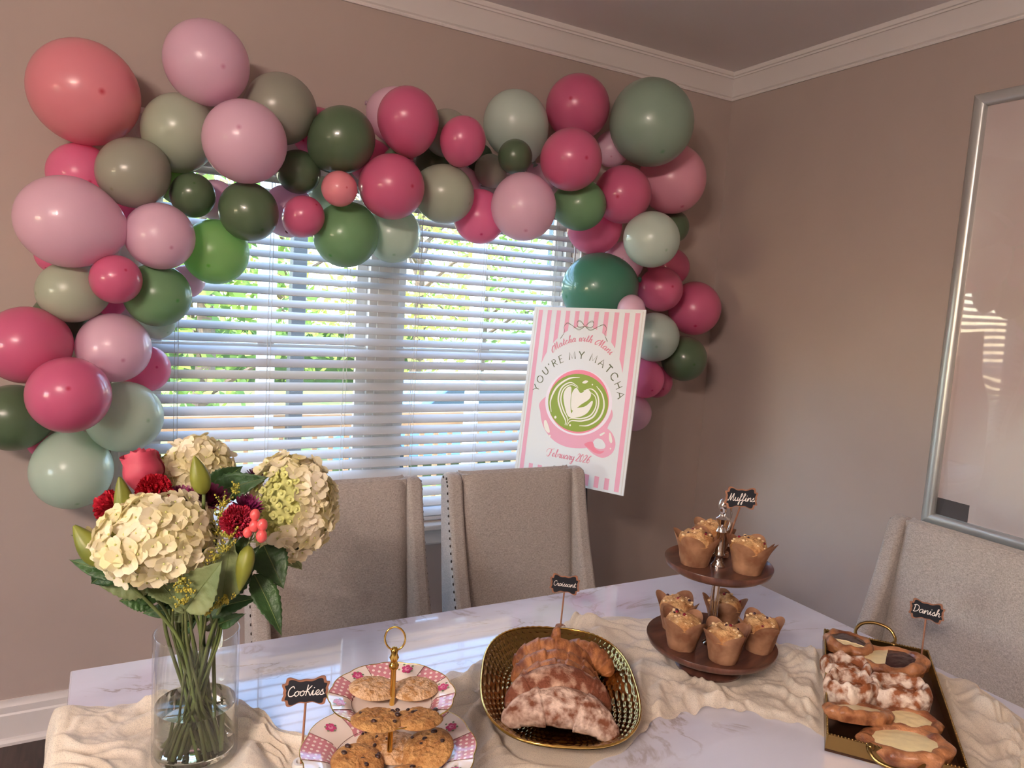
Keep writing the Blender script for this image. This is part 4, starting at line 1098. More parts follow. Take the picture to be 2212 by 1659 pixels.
def plate(R, z, rot, name):
    pl_ = bpy.data.objects.new(name, None); COL.objects.link(pl_); pl_.parent = CK; pl_.empty_display_size = .02
    # (one mesh for the porcelain, panels of the rim coloured by sector)
    bpy.data.objects.remove(pl_)
    mb = MB(); n = NSC * 8
    prof = [(0, .0), (.30, .0), (.58, .001), (.64, .004), (.70, .013), (.80, .019), (.90, .023), (1.0, .027)]
    under = [(1.0, .0245), (.9, .019), (.7, .008), (.6, -.004), (0, -.004)]
    def P(r_, h, k):
        a = 2 * pi * k / n
        q = 1 + (scal(a) - 1) * sstep(.66, 1, r_) if r_ > .6 else 1
        return Vector((R * r_ * q * cos(a), R * r_ * q * sin(a), z + h * R / .13))
    rows = prof + under
    vs = [P(r_, h, k) for (r_, h) in rows for k in range(n)]
    off = len(mb.v); mb.v += vs
    for i in range(len(rows) - 1):
        for k in range(n):
            sec = int(((k + .5) / n + rot) * NSC) % 2
            mi = (1 if sec else 0) if 3 <= i < len(prof) - 1 else 0
            mb.f.append((off + i * n + k, off + i * n + (k + 1) % n, off + (i + 1) * n + (k + 1) % n, off + (i + 1) * n + k)); mb.m.append(mi)
    po = mb.build(name, [m_porc, m_dots], CK, smooth=60)
    MB().tube([P(1.0, .0262, k) for k in range(n)], .0011, 6, closed=True).build('gilt_rim', m_gold, po, smooth=True)
    ln = MB()
    ln.tube([P(.655, .0062, k) for k in range(n)], .0006, 4, closed=True)
    for sct in range(NSC):
        k = int(((sct / NSC - rot) % 1) * n)
        ln.tube([P(.66, .0068, k), P(.72, .0152, k), P(.8, .0195, k), P(.9, .0235, k), P(.995, .0272, k)], .0006, 4)
    ln.build('gilt_line', m_line, po)
    for sct in range(0, NSC):
        a = 2 * pi * ((sct + .5) / NSC - rot)
        if int(((a / (2 * pi)) % 1 + rot) * NSC + 1e-6) % 2: continue
        fm = MB(); c0 = Vector((cos(a), sin(a), 0)); tn = Vector((-sin(a), cos(a), 0)); hgt = z + .0222 * R / .13; rnd = random.Random(sct)
        sl = (.0232 - .0195) / (.1 * .13)
        def Q(dr, dt, e): return c0 * (R * .86 + dr) + tn * dt + Vector((0, 0, hgt + dr * .28 + e))
        def disc(dr, dt, rr, e, mi):
            fm.add([Q(dr + rr * cos(t * pi / 3), dt + rr * sin(t * pi / 3), e) for t in range(6)], [tuple(range(6))], mi)
        for t in range(5): disc(.006 * cos(t * 1.26), .006 * sin(t * 1.26), .0042, .0007, 0)
        disc(0, 0, .0045, .0009, 1); disc(.001, -.001, .0022, .0011, 0)
        for t in range(5):
            w_ = rnd.uniform(.009, .014); b_ = t * 1.26 + .6
            disc(w_ * cos(b_) * .8, w_ * sin(b_), .0022, .0006, 2)
        fm.build('rose_print', [m_rosep, m_rosel, m_leafp], po, smooth=0)
    return po
plate(.1385, .040, .02, 'lower_plate'); plate(.0995, .140, .06, 'upper_plate')
MB().lathe([(0, 0), (.05, 0), (.05, .003), (.03, .008), (.015, .018), (.012, .036), (0, .036)], 28).build('foot', m_porc, CK, smooth=True)
MB().lathe([(0, .036), (.0045, .036), (.0045, .20), (.0075, .203), (.0085, .208), (.006, .212), (.005, .215), (.008, .221), (.005, .228), (.0065, .233), (.004, .238), (0, .239)], 16).build('rod', m_gold, CK, smooth=60)
ring = []
for k in range(40):
    a = 2 * pi * k / 40; ring.append(GR * (.0165 * cos(a)) + Vector((0, 0, .253 + .0195 * sin(a))))
MB().tube(ring, .0016, 8, closed=True).build('ring_handle', m_gold, CK, smooth=True)

# ---------------------------------------------------------------- cookies
m_cookA = mat('cookie_golden', srgb(198, 150, 92), .85, col2=srgb(160, 108, 58), vscale=70, bump=.7, bscale=160)
m_cookS = mat('cookie_sugared', srgb(226, 188, 148), .85, col2=srgb(190, 138, 84), vscale=90, bump=.7, bscale=200, ramp=(.38, .55))
m_choc = mat('chocolate_chip', srgb(52, 28, 22), .35)
def cookie_mesh(r_, th, seed, rough):
    n, m_ = 44, 13; mb = MB()
    def top(u, v):
        a = 2 * pi * u; q = v
        rr = r_ * (1 + .03 * noise.noise(Vector((cos(a) * 1.5, sin(a) * 1.5, seed)))) * q
        x, y = rr * cos(a), rr * sin(a)
        dome = th * (1 - q ** 5 * .75)
        c1 = 1 - abs(noise.noise(Vector((x * 75, y * 75, seed)))) * 2.4
        z = dome + rough * (noise.noise(Vector((x * 130, y * 130, seed + 3))) * .8 - max(0, c1) ** 3 * .9) * (1 - q ** 8)
        return Vector((x, y, z))
    mb.grid(top, n, m_, wrap_u=True)
    k0 = m_ * n
    mb.grid(lambda u, v: Vector((top(u, 1).x * (1 + .035 * sin(pi * v) - .10 * v), top(u, 1).y * (1 + .035 * sin(pi * v) - .10 * v), top(u, 1).z * (1 - v))), n, 3, wrap_u=True)
    mb.add([top(k / n, 1) * .9 - Vector((0, 0, top(k / n, 1).z * .9)) for k in range(n)], [tuple(range(n))])
    return mb
def cookie(px, py, dz, r_, seed, tilt, kind, label, base):
    """centre pixel, height over the plate, radius, tilt=(pitch towards camera, roll)"""
    p = onz(px, py, base + dz)
    ck = empty('cookie', p, label=label, cat='cookie', group='cookies on the two-tier stand')
    ax = Matrix.Rotation(seed * 1.7, 3, 'Z')
    R_ = Matrix.Rotation(tilt[0], 3, GR) @ Matrix.Rotation(tilt[1], 3, GF) @ ax
    ck.rotation_euler = R_.to_euler()
    th = .0125
    cookie_mesh(r_, th, seed * 3.3, .0034 if kind == 'chip' else .0022).build('cookie_dough', m_cookA if kind == 'chip' else m_cookS, ck, smooth=True)
    if kind == 'chip':
        rnd = random.Random(seed)
        for k in range(6):
            a = rnd.uniform(0, 6.28); q = sqrt(rnd.uniform(.02, .7)) * r_
            MB().sphere((q * cos(a), q * sin(a), th - .0012), rnd.uniform(.0024, .0052), 8, 5, sc=(1.2, .9, .7)).build('chocolate_chip', m_choc, ck, smooth=True)
    return ck
UB = COOK.z + .002 + .1415; LB = COOK.z + .002 + .0425
cookie(808, 1491, .010, .0415, 1, (-.06, .06), 'sugar', 'large pale sugared cookie at the back left of the upper plate', UB)
cookie(896, 1492, .008, .0405, 2, (-.05, -.06), 'sugar', 'pale sugared cookie at the back right of the upper plate', UB)
cookie(817, 1560, .012, .0425, 3, (-.16, .03), 'chip', 'chunky chocolate chip cookie at the front left of the upper plate', UB)
cookie(903, 1558, .010, .0385, 4, (-.14, -.06), 'chip', 'flat chocolate chip cookie at the front right of the upper plate', UB)
cookie(772, 1650, .013, .043, 5, (.10, .12), 'chip', 'bumpy golden cookie at the left of the lower plate', LB)
cookie(858, 1620, .006, .042, 6, (.06, -.02), 'sugar', 'pale sugared cookie behind the rod on the lower plate', LB)
cookie(924, 1622, .020, .044, 7, (.30, -.22), 'chip', 'leaning cookie with melted chocolate chips on the lower plate', LB)
cookie(822, 1606, .006, .040, 8, (.04, .02), 'chip', 'darker cookie half hidden at the back of the lower plate', LB)
cookie(880, 1690, .006, .040, 9, (0, 0), 'chip', 'cookie at the front of the lower plate, cut by the picture edge', LB)

# ================================================================ CROISSANT PLATTER
m_hgold = mat('hammered_gold', srgb(150, 122, 70), .16, metal=1.0)
PF = empty('gold_platter', PLAT + Vector((0, 0, .0022)), rz=atan2(GR.y, GR.x), label='hammered gold rounded platter holding the croissants', cat='platter')
PA, PB = .158, .236
def sup(a, e=2.0 / 2.7):
    c, s_ = cos(a), sin(a)
    return (abs(c) ** e * (1 if c >= 0 else -1), abs(s_) ** e * (1 if s_ >= 0 else -1))
def plat_pt(u, v, off=0):
    a = 2 * pi * u; x, y = sup(a)
    q = v
    h = .004 + .044 * sstep(.58, 1.06, q) * q
    # hammered dimples: staggered rows
    row = q * 17; col = u * 64 + (.5 if int(row) % 2 else 0)
    d = (abs((col % 1) - .5) * 2) ** 2 + (abs((row % 1) - .5) * 2) ** 2
    dim = .0024 * max(0, 1 - d) * sstep(.45, .62, q) * (1 - sstep(.97, 1, q))
    return Vector((PA * q * x, PB * q * y, h - dim + off))
pm = MB()
pm.grid(lambda u, v: plat_pt(u, v), 512, 119, wrap_u=True)
pm.grid(lambda u, v: plat_pt(u, 1 - v * .5, -.0035 - .002 * v) if v < 1 else plat_pt(u, .5, -.004), 128, 8, wrap_u=True)
pm.build('dish', m_hgold, PF, smooth=True)
MB().tube([plat_pt(k / 160, 1.0) + Vector((0, 0, .0004 * (k % 2) * 2)) for k in range(160)], [.0022 + .0006 * (k % 2) for k in range(160)], 8, closed=True).build('rim', mat('gold_rim', srgb(216, 180, 100), .14, metal=1.0), PF, smooth=True)
m_cro = mat('croissant_crust', srgb(190, 126, 76), .5, col2=srgb(112, 60, 34), vscale=34, stretch=(1.6, 1, 1), bump=.5, bscale=90, coat=.12)
m_dust = mat('sugar_dusted_crust', srgb(222, 196, 178), .8, col2=srgb(118, 66, 40), vscale=46, bump=.7, bscale=90, vdetail=12, ramp=(.36, .62))
m_dust2 = mat('lightly_dusted_crust', srgb(206, 170, 146), .75, col2=srgb(116, 62, 38), vscale=40, bump=.7, bscale=90, vdetail=12, ramp=(.46, .70))
def croissant(label, s, side, z, yaw_, lean, width, fat, seed, dusted, tip=False, segs=8, fl=1.0):
    p = PLAT + GF * s + GR * side
    cr = empty('croissant', (p.x, p.y, PLAT.z + z), label=label, cat='croissant', group='croissants on the gold platter')
    R_ = Matrix.Rotation(yaw_ + atan2(GR.y, GR.x), 3, 'Z') @ Matrix.Rotation(lean, 3, 'X')
    cr.rotation_euler = R_.to_euler()
    arc = radians(64); Rm = (width / 2 - .01) / sin(arc)
    mb = MB(); n, m_ = 120, 22
    def fn(u, v):
        t = (v * 2 - 1); a = t * arc
        c = Vector((Rm * sin(a), 0, Rm * (cos(a) - cos(arc)) * .78))
        rad = fat * (max(0, 1 - abs(t) ** 2.1)) ** .62 + .004
        sgm = (abs(t) * segs / 2 + .5 + seed * .37) % 1              # overlapping layers: steps towards the tips
        rad *= 1 + .13 * (1 - sgm) ** 1.3 * sstep(0, .15, 1 - abs(t)) - .05
        rad *= 1 + .05 * noise.noise(Vector((t * 7, u * 5, seed)))
        th = 2 * pi * u
        nr = Vector((sin(a), 0, cos(a)))
        return c + nr * (rad * 1.0 * cos(th)) + Vector((0, 1, 0)) * (rad * .86 * fl * sin(th))
    mb.grid(lambda v_, u_: fn(u_, v_), n, m_)
    if tip: mb.tube([(.0, .0, .062 + fat * .3), (.002, 0, .075 + fat * .5), (.004, 0, .086 + fat * .35)], [.012, .009, .004], 8)
    mb.build('crust', m_dust2 if dusted == 2 else m_dust if dusted else m_cro, cr, smooth=True)
    return cr
croissant('golden croissant at the far right end of the platter', .105, .058, .016, -.35, -.25, .15, .028, 11, False)
croissant('golden croissant with an upright tip at the far end of the platter', .085, -.005, .016, -.10, -.22, .185, .030, 12, False, tip=True)
croissant('golden croissant, the farther one of the middle pair', .028, -.004, .014, -.08, -.42, .195, .028, 13, False)
croissant('golden croissant, the nearer one of the middle pair', -.022, .002, .014, -.06, -.45, .188, .033, 14, False)
croissant('sugar dusted croissant behind the front one', -.086, -.004, .026, .06, -.42, .216, .033, 15, 2, segs=4)
croissant('large sugar dusted croissant nearest the front of the platter', -.150, -.006, .018, -.14, -.85, .226, .034, 16, True, segs=4, fl=.78)

# ================================================================ MUFFIN STAND
m_walnut = mat('walnut_wood', srgb(112, 72, 58), .32, col2=srgb(76, 46, 38), vscale=9, stretch=(1, 7, 1), coat=.25)
m_chrome = mat('polished_silver', srgb(216, 212, 208), .10, metal=1.0)
MS = empty('muffin_stand', MUF + Vector((0, 0, .0022)), rz=.3, label='two-tier walnut stand with silver rod holding muffins', cat='cake stand')
def wplate(R, z, name):
    MB().lathe([(0, z), (R * .80, z), (R * .90, z + .003), (R * .97, z + .010), (R, z + .013), (R * 1.005, z + .011), (R * .97, z - .001), (R * .86, z - .010), (R * .5, z - .012), (0, z - .012)], 72).build(name, m_walnut, MS, smooth=50)
wplate(.146, .055, 'lower_plate'); wplate(.120, .240, 'upper_plate')
MB().lathe([(0, 0), (.075, 0), (.078, .006), (.07, .014), (.04, .024), (.03, .043), (0, .043)], 40).build('foot', m_walnut, MS, smooth=50)
MB().lathe([(0, .055), (.020, .055), (.020, .058), (.012, .064), (.010, .070), (.014, .074), (.010, .078), (.0085, .084), (.0095, .15), (.0085, .228), (0, .228)], 24).build('lower_rod', m_chrome, MS, smooth=60)
MB().lathe([(0, .240), (.016, .240), (.0165, .244), (.010, .252), (.0085, .262), (.013, .268), (.010, .272), (.0085, .300), (.0085, .318), (.012, .322), (.009, .328), (.0075, .336), (.015, .352), (.009, .356), (.006, .362), (.010, .372), (.012, .382), (.0095, .392), (.004, .398), (0, .399)], 24).build('upper_rod', m_chrome, MS, smooth=60)
ring = []
for k in range(36):
    a = 2 * pi * k / 36; ring.append(Vector((.014 + .016 * cos(a), -.006, .352 + .031 * sin(a))))
MB().tube(ring, .0026, 8, closed=True).build('ring_handle', m_chrome, MS, smooth=True)
m_paper = mat('brown_parchment', srgb(184, 138, 104), .75, col2=srgb(140, 94, 66), vscale=26, translucent=.2, bump=.15, bscale=60)
m_muff = mat('muffin_crumb', srgb(222, 180, 126), .8, col2=srgb(176, 118, 68), vscale=44, bump=.8, bscale=120)
m_berry = mat('berry', srgb(58, 22, 34), .35); m_redb = mat('red_berry', srgb(130, 24, 40), .35); m_sugar = mat('sugar_pearl', srgb(238, 208, 160), .7)
def muffin_parts(seed, parent):
    rnd = random.Random(seed)
    def cup(u, v):
        a = 2 * pi * u
        # four-petal tulip wrapper
        pk = (abs(cos(2 * a)) ** .7)
        top_h = .050 + .026 * pk ** 1.3 + .006 * noise.noise(Vector((a, seed, 0)))
        z = v * top_h
        q = z / .055
        r_ = .0300 + .0125 * q + (.003 * pk * max(0, q - .8) * 3) + .0012 * noise.noise(Vector((cos(a) * 3, sin(a) * 3, z * 60 + seed)))
        sq = 1 + .03 * cos(4 * a) * v
        return Vector((r_ * sq * cos(a), r_ * sq * sin(a), z))
    mb = MB().grid(cup, 64, 14, wrap_u=True)
    mb.add([Vector((.0300 * cos(2 * pi * k / 32), .0300 * sin(2 * pi * k / 32), 0)) for k in range(32)], [tuple(range(32))])
    # overlapping paper flap
    a0 = rnd.uniform(0, 6)
    mb.grid(lambda u, v: cup((a0 / (2 * pi) + u * .16) % 1, v) * 1.0 + Vector((cos(a0 + u), sin(a0 + u), 0)) * (.0012 + .008 * v * v * u), 10, 8)
    mb.build('wrapper', m_paper, parent, smooth=True)
    def dome(u, v):
        a = 2 * pi * u; q = v
        r_ = .0415 * q
        x, y = r_ * cos(a), r_ * sin(a)
        z = .050 + .027 * sqrt(max(0, 1 - q ** 2.4)) + .0065 * noise.noise(Vector((x * 58, y * 58, seed))) + .0035 * noise.noise(Vector((x * 160, y * 160, seed + 9)))
        return Vector((x, y, z))
    MB().grid(dome, 40, 14, wrap_u=True).build('muffin_top', m_muff, parent, smooth=True)
    for k in range(4):
        a = rnd.uniform(0, 6.28); q = rnd.uniform(.15, .85); p = dome(a / 6.283, q)
        MB().sphere(p + Vector((0, 0, .0005)), rnd.uniform(.0028, .0045), 8, 6, sc=(1, 1, .8)).build('berry', m_berry if k % 3 else m_redb, parent, smooth=True)
    sg = MB()
    for k in range(12):
        a = rnd.uniform(0, 6.28); q = sqrt(rnd.uniform(.02, .9)); p = dome(a / 6.283, q)
        sg.sphere(p + Vector((0, 0, .0008)), rnd.uniform(.002, .0042), 6, 4, sc=(1.2, 1, .7))
    sg.build('sugar_topping', m_sugar, parent, smooth=True)
LZ = MUF.z + .0022 + .0555; UZ = MUF.z + .0022 + .2405
for i, (px, py, zz, lab) in enumerate([
        (1458, 1356, LZ, 'muffin at the back left of the lower walnut plate'), (1471, 1396, LZ, 'muffin at the front left of the lower walnut plate, flap folded out'),
        (1561, 1424, LZ, 'muffin at the very front of the lower walnut plate'), (1638, 1402, LZ, 'muffin at the right of the lower walnut plate'),
        (1560, 1352, LZ, 'muffin behind the silver rod on the lower walnut plate'), (1499, 1217, UZ, 'muffin at the front left of the upper walnut plate'),
        (1613, 1234, UZ, 'muffin at the right of the upper walnut plate, below its sign'), (1536, 1194, UZ, 'muffin at the back of the upper walnut plate behind the rod')]):
    p = onz(px, py, zz)
    mf = empty('muffin', p, rz=i * 1.3 + .4, label=lab, cat='muffin', group='muffins on the walnut stand')
    muffin_parts(i * 7 + 2, mf)

# ================================================================ DANISH TRAY
m_tgold = mat('antique_gold', srgb(150, 122, 74), .3, metal=1.0); m_tin = mat('tray_inside_bronze', srgb(74, 48, 34), .35, metal=.7, var=.15, vscale=30)
TR = empty('gold_tray', TRAY + Vector((0, 0, .0022)), rz=atan2(TD.y, TD.x), label='long gold tray with loop handles holding the danishes', cat='tray')
HL, HWd = TLEN / 2, TWID / 2
MB().box(-HL, HL, -HWd, HWd, 0, .004).build('base', m_tin, TR)
wl = MB(); RH = .034
for x0, x1, y0, y1 in ((-HL, HL, -HWd, -HWd + .004), (-HL, HL, HWd - .004, HWd), (-HL, -HL + .004, -HWd + .004, HWd - .004), (HL - .004, HL, -HWd + .004, HWd - .004)):
    wl.box(x0, x1, y0, y1, .004, RH)
wl.build('side_wall', m_tgold, TR, bevel=.001)
bd = MB()
for k in range(int(2 * HL / .006)):
    for y in (-HWd + .002, HWd - .002): bd.sphere((-HL + .003 + k * .006, y, RH), .0022, 6, 4)
for k in range(int(2 * HWd / .006)):
    for x in (-HL + .002, HL - .002): bd.sphere((x, -HWd + .003 + k * .006, RH), .0022, 6, 4)
bd.build('beaded_rim', m_tgold, TR, smooth=True, kind='stuff')
for sg in (-1, 1):
    fd = -.62 if sg > 0 else 1.0          # the near handle is folded down
    pth = [(sg * HL, -.042, RH - .004), (sg * (HL + .012), -.044, RH + .010 * fd), (sg * (HL + .022), -.030, RH + .026 * fd), (sg * (HL + .026), 0, RH + .032 * fd), (sg * (HL + .022), .030, RH + .026 * fd), (sg * (HL + .012), .044, RH + .010 * fd), (sg * HL, .042, RH - .004)]
    MB().tube(catmull(pth, 6), .0040, 10).sphere(pth[0], .008, 10, 6).sphere(pth[-1], .008, 10, 6).build('handle', m_tgold, TR, smooth=True)
m_dan = mat('danish_crust', srgb(190, 130, 86), .38, col2=srgb(116, 64, 36), vscale=30, bump=.5, bscale=70, coat=.35)
m_glz = mat('danish_puff_sugared', srgb(232, 214, 196), .7, col2=srgb(146, 84, 46), vscale=44, bump=.7, bscale=70, vdetail=12, ramp=(.42, .60))
m_chs = mat('cheese_filling', srgb(246, 228, 176), .35, var=.05, vscale=40, bump=.12, bscale=60, coat=.3)
m_chr = mat('cherry_filling', srgb(52, 8, 16), .15, coat=.6, bump=.6, bscale=90)
TB = TRAY.z + .0022 + .0045
def danish(label, px, py, dz, la, lb, hgt, yaw_, tilt, seed, fill):
    p = onz(px, py, TB + dz + hgt * .6); p.z = TB + dz
    dn = empty('danish', p, label=label, cat='danish', group='danishes on the gold tray')
    dn.rotation_euler = (Matrix.Rotation(tilt[0], 3, GR) @ Matrix.Rotation(tilt[1], 3, GF) @ Matrix.Rotation(yaw_ + atan2(GR.y, GR.x), 3, 'Z')).to_euler()
    puff = fill == 'puff'
    def fn(u, v):
        a = 2 * pi * u
        # v 0..1 from the centre of the hollow over the rim to the bottom edge
        lump = .16 * noise.noise(Vector((cos(a) * 2.2, sin(a) * 2.2, seed))) + .09 * noise.noise(Vector((cos(a) * 5, sin(a) * 5, seed + 4)))
        if v < .35: q = v / .35 * .60; z = hgt * (.45 + .05 * q)
        else:
            t = (v - .35) / .65; th = pi * t
            q = .60 + .23 - .23 * cos(th) if t < .78 else .60 + .23 - .23 * cos(pi * .78) - .10 * (t - .78) / .22
            z = hgt * (.45 + .55 * sin(min(th, pi / 2))) if th < pi / 2 else hgt * max(0, 1 - ((t - .5) / .5) ** 1.6 * 1.0)
            z *= 1 + (.28 if puff else .34) * noise.noise(Vector((cos(a) * (2.3 if puff else 2.0), sin(a) * (2.3 if puff else 2.0), seed + 7)))
        if puff and v < .35: z = hgt * (.62 + .12 * noise.noise(Vector((q * 5 * cos(a), q * 5 * sin(a), seed))))
        q *= 1 + lump * sstep(.2, .8, v)
        return Vector((la * q * cos(a), lb * q * sin(a), z))
    MB().grid(fn, 56, 26, wrap_u=True).build('pastry', m_glz if puff else m_dan, dn, smooth=True)
    if puff: return
    def filling(m, x0, x1, h, nm):
        def f2(u, v):
            a = 2 * pi * u; q = v * .74
            x = min(max(la * q * cos(a) * 1.02, la * x0), la * x1); y = lb * q * sin(a) * 1.02
            return Vector((x, y, hgt * h + .004 * (1 - v * v) + .0015 * noise.noise(Vector((x * 90, y * 90, seed)))))
        MB().grid(f2, 36, 8, wrap_u=True).build(nm, m, dn, smooth=True)
    if fill == 'cheese': filling(m_chs, -1, 1, .80, 'cheese_filling')
    elif fill == 'mix': filling(m_chs, -1, -.05, .78, 'cheese_filling'); filling(m_chr, -.08, 1, .80, 'cherry_filling')
    elif fill == 'cherry': filling(m_chr, -1, 1, .82, 'cherry_filling'); filling(m_chs, -1, -.38, .86, 'cheese_filling')
danish('cherry danish with a cheese streak in the far left corner of the tray', 1833, 1389, .012, .064, .056, .030, 1.1, (-.05, .05), 1, 'cherry')
danish('danish half cream cheese, half cherry at the far right of the tray', 1926, 1428, .010, .080, .066, .032, -.55, (-.05, -.18), 2, 'mix')
danish('sugared puff pastry below the cherry danish at the left tray wall', 1828, 1443, .008, .056, .047, .046, .2, (0, 0), 3, 'puff')
danish('taller sugared puff pastry in the middle left of the tray', 1838, 1486, .006, .058, .048, .052, .4, (-.05, 0), 4, 'puff')
danish('sugared puff pastry with a hollow centre at the right tray wall', 1946, 1494, .006, .064, .052, .054, -.3, (-.05, -.05), 5, 'puff')
danish('cream cheese danish peeping out between its two front neighbours', 1965, 1560, .000, .058, .045, .026, -.5, (0, -.1), 6, 'cheese')
danish('oval cream cheese danish leaning at the left front of the tray', 1857, 1540, .018, .072, .046, .026, .22, (-.30, .05), 7, 'cheese')
danish('largest cream cheese danish at the near right corner of the tray', 1958, 1608, .010, .082, .058, .028, -.55, (-.08, -.16), 8, 'cheese')

# ================================================================ VASE OF FLOWERS
m_vglass = clear_mat('vase_glass', (.97, .985, .98, 1), .01, .03, .8, 3.5)
m_water = mat('vase_water', (.97, .98, .95, 1), 0.0, trans=1.0, ior=1.33)
VB = Vector((VASE.x, VASE.y, TZ + .0022)); VR, VH = .0685, .222
vs_ = empty('glass_vase', VB, label='clear glass cylinder vase half filled with water and stems', cat='vase')
MB().lathe([(0, 0), (VR - .004, 0), (VR, .004), (VR, VH - .001), (VR - .0012, VH), (VR - .003, VH), (VR - .004, VH - .001), (VR - .004, .012), (VR - .008, .009), (0, .009)], 72).build('glass', m_vglass, vs_, smooth=50)
MB().lathe([(0, .0095), (VR - .0085, .0095), (VR - .0042, .0125), (VR - .0042, .094), (VR - .006, .0932), (0, .0930)], 72).build('water', m_water, vs_, smooth=50)
m_stem = mat('green_stem', srgb(100, 116, 62), .5, var=.2, vscale=30); m_stem2 = mat('dark_stem', srgb(84, 92, 52), .55, var=.25, vscale=40)
m_lf = mat('leaf_dark', srgb(62, 96, 48), .42, col2=srgb(36, 64, 34), vscale=14, translucent=.15, bump=.3, bscale=90)
m_lf2 = mat('leaf_pale', srgb(140, 150, 102), .5, col2=srgb(104, 122, 76), vscale=14, translucent=.2, bump=.25, bscale=90)
m_hyd = mat('hydrangea_petal', srgb(252, 244, 222), .6, col2=srgb(236, 228, 176), vscale=22, translucent=.3)
m_hydc = mat('hydrangea_centre', srgb(206, 208, 132), .6, var=.15, vscale=60)
m_rose = mat('rose_petal', srgb(214, 90, 112), .5, col2=srgb(190, 64, 92), vscale=20, translucent=.25)
m_car = mat('carnation_petal', srgb(222, 44, 66), .55, col2=srgb(184, 24, 48), vscale=60, translucent=.2)
m_carp = mat('carnation_pink_petal', srgb(232, 92, 122), .55, col2=srgb(206, 34, 70), vscale=60, translucent=.2)
m_mum = mat('chrysanthemum_petal', srgb(128, 34, 84), .5, col2=srgb(92, 18, 58), vscale=30)
m_bud = mat('lily_bud', srgb(134, 138, 52), .42, col2=srgb(98, 108, 42), vscale=12)
m_sol = mat('solidago_floret', srgb(190, 174, 64), .7, col2=srgb(140, 142, 60), vscale=60)
m_hyp = mat('hypericum_berry', srgb(224, 92, 92), .3, coat=.3)
fr_ = random.Random(42)
def stem_path(head, down=None):
    a = fr_.uniform(0, 2 * pi)
    d = head - VB; d.z = 0
    d = d.normalized() if d.length > 1e-4 else Vector((1, 0, 0))
    mouth = VB + d * fr_.uniform(.015, .048) + Vector((-d.y, d.x, 0)) * fr_.uniform(-.03, .03) + Vector((0, 0, VH + .005))
    base = VB - d * fr_.uniform(.0, .042) + Vector((-d.y, d.x, 0)) * fr_.uniform(-.035, .035) + Vector((0, 0, .013))
    mid = mouth.lerp(head, .5) + Vector((0, 0, .012))
    if down: mid += down
    return catmull([base, base.lerp(mouth, .5), mouth, mid, head], 5)
def T(root, p): return p - root.location
def flower(name, label, cat, head):
    o = empty(name, VB + Vector((0, 0, .013)), label=label, cat=cat, group='cut flowers in the glass vase')
    return o
def add_stem(root, head, r_=.0026, m=None, down=None):
    pth = stem_path(head, down)
    MB().tube([T(root, p) for p in pth], r_, 7).build('stem', m or m_stem, root, smooth=True)
    return pth
def leaf(root, base, tip, width, m, curl=.25, serr=True, face=None, name='leaf'):
    base = Vector(base); tip = Vector(tip); ax = tip - base; L_ = ax.length; ax.normalize()
    v = (CAM - base).normalized(); side = ax.cross(v).normalized(); nr = side.cross(ax)
    if face is not None: side = (side * cos(face) + nr * sin(face)).normalized(); nr = side.cross(ax)
    mb = MB(); nu, nv = 8, 22
    def fn(u, t):
        s = u * 2 - 1
        w_ = width / 2 * (sin(pi * min(t * 1.02, 1) ** .75)) ** .9 * (1 - .25 * t)
        if serr and abs(s) > .9: w_ *= 1 + .10 * ((t * nv) % 2 - .5)
        c = base + ax * (L_ * t) - nr * (curl * L_ * (t - .3) ** 2) + nr * (curl * L_ * .09)
        return T(root, c + side * (s * w_) + nr * (abs(s) * w_ * .28 + .0012 * sin(t * 40) * abs(s)))
    mb.grid(fn, nu, nv)
    o = mb.build(name, m, root, smooth=True)
    sd = o.modifiers.new('thick', 'SOLIDIFY'); sd.thickness = .0005
    rib = [T(root, base + ax * (L_ * t / 8) - nr * (curl * L_ * (t / 8 - .3) ** 2) + nr * (curl * L_ * .09 + .0006)) for t in range(9)]
    MB().tube(rib, [.0011 - .0001 * t for t in range(9)], 5).build('midrib', m_stem, o, smooth=True)
    return o
def petal(mb, c, d, upv, w_, l_, cup, mi=0, ruff=0.0, seed=0, nu=4, nv=4, tipw=.75):
    """petal growing from c along d; upv = its face normal"""
    s = d.cross(upv).normalized()
    def fn(u, t):
        a = u * 2 - 1
        ww = w_ * (sin(pi * (t * .82 + .12)) ** tipw)
        e = cup * (t * t) * l_ + .18 * cup * abs(a) * w_
        if ruff: e += ruff * sin(a * 9 + seed * 5 + t * 3) * t
        return c + d * (l_ * t) + s * (a * ww) + upv * e
    mb.grid(fn, nu, nv, mi)
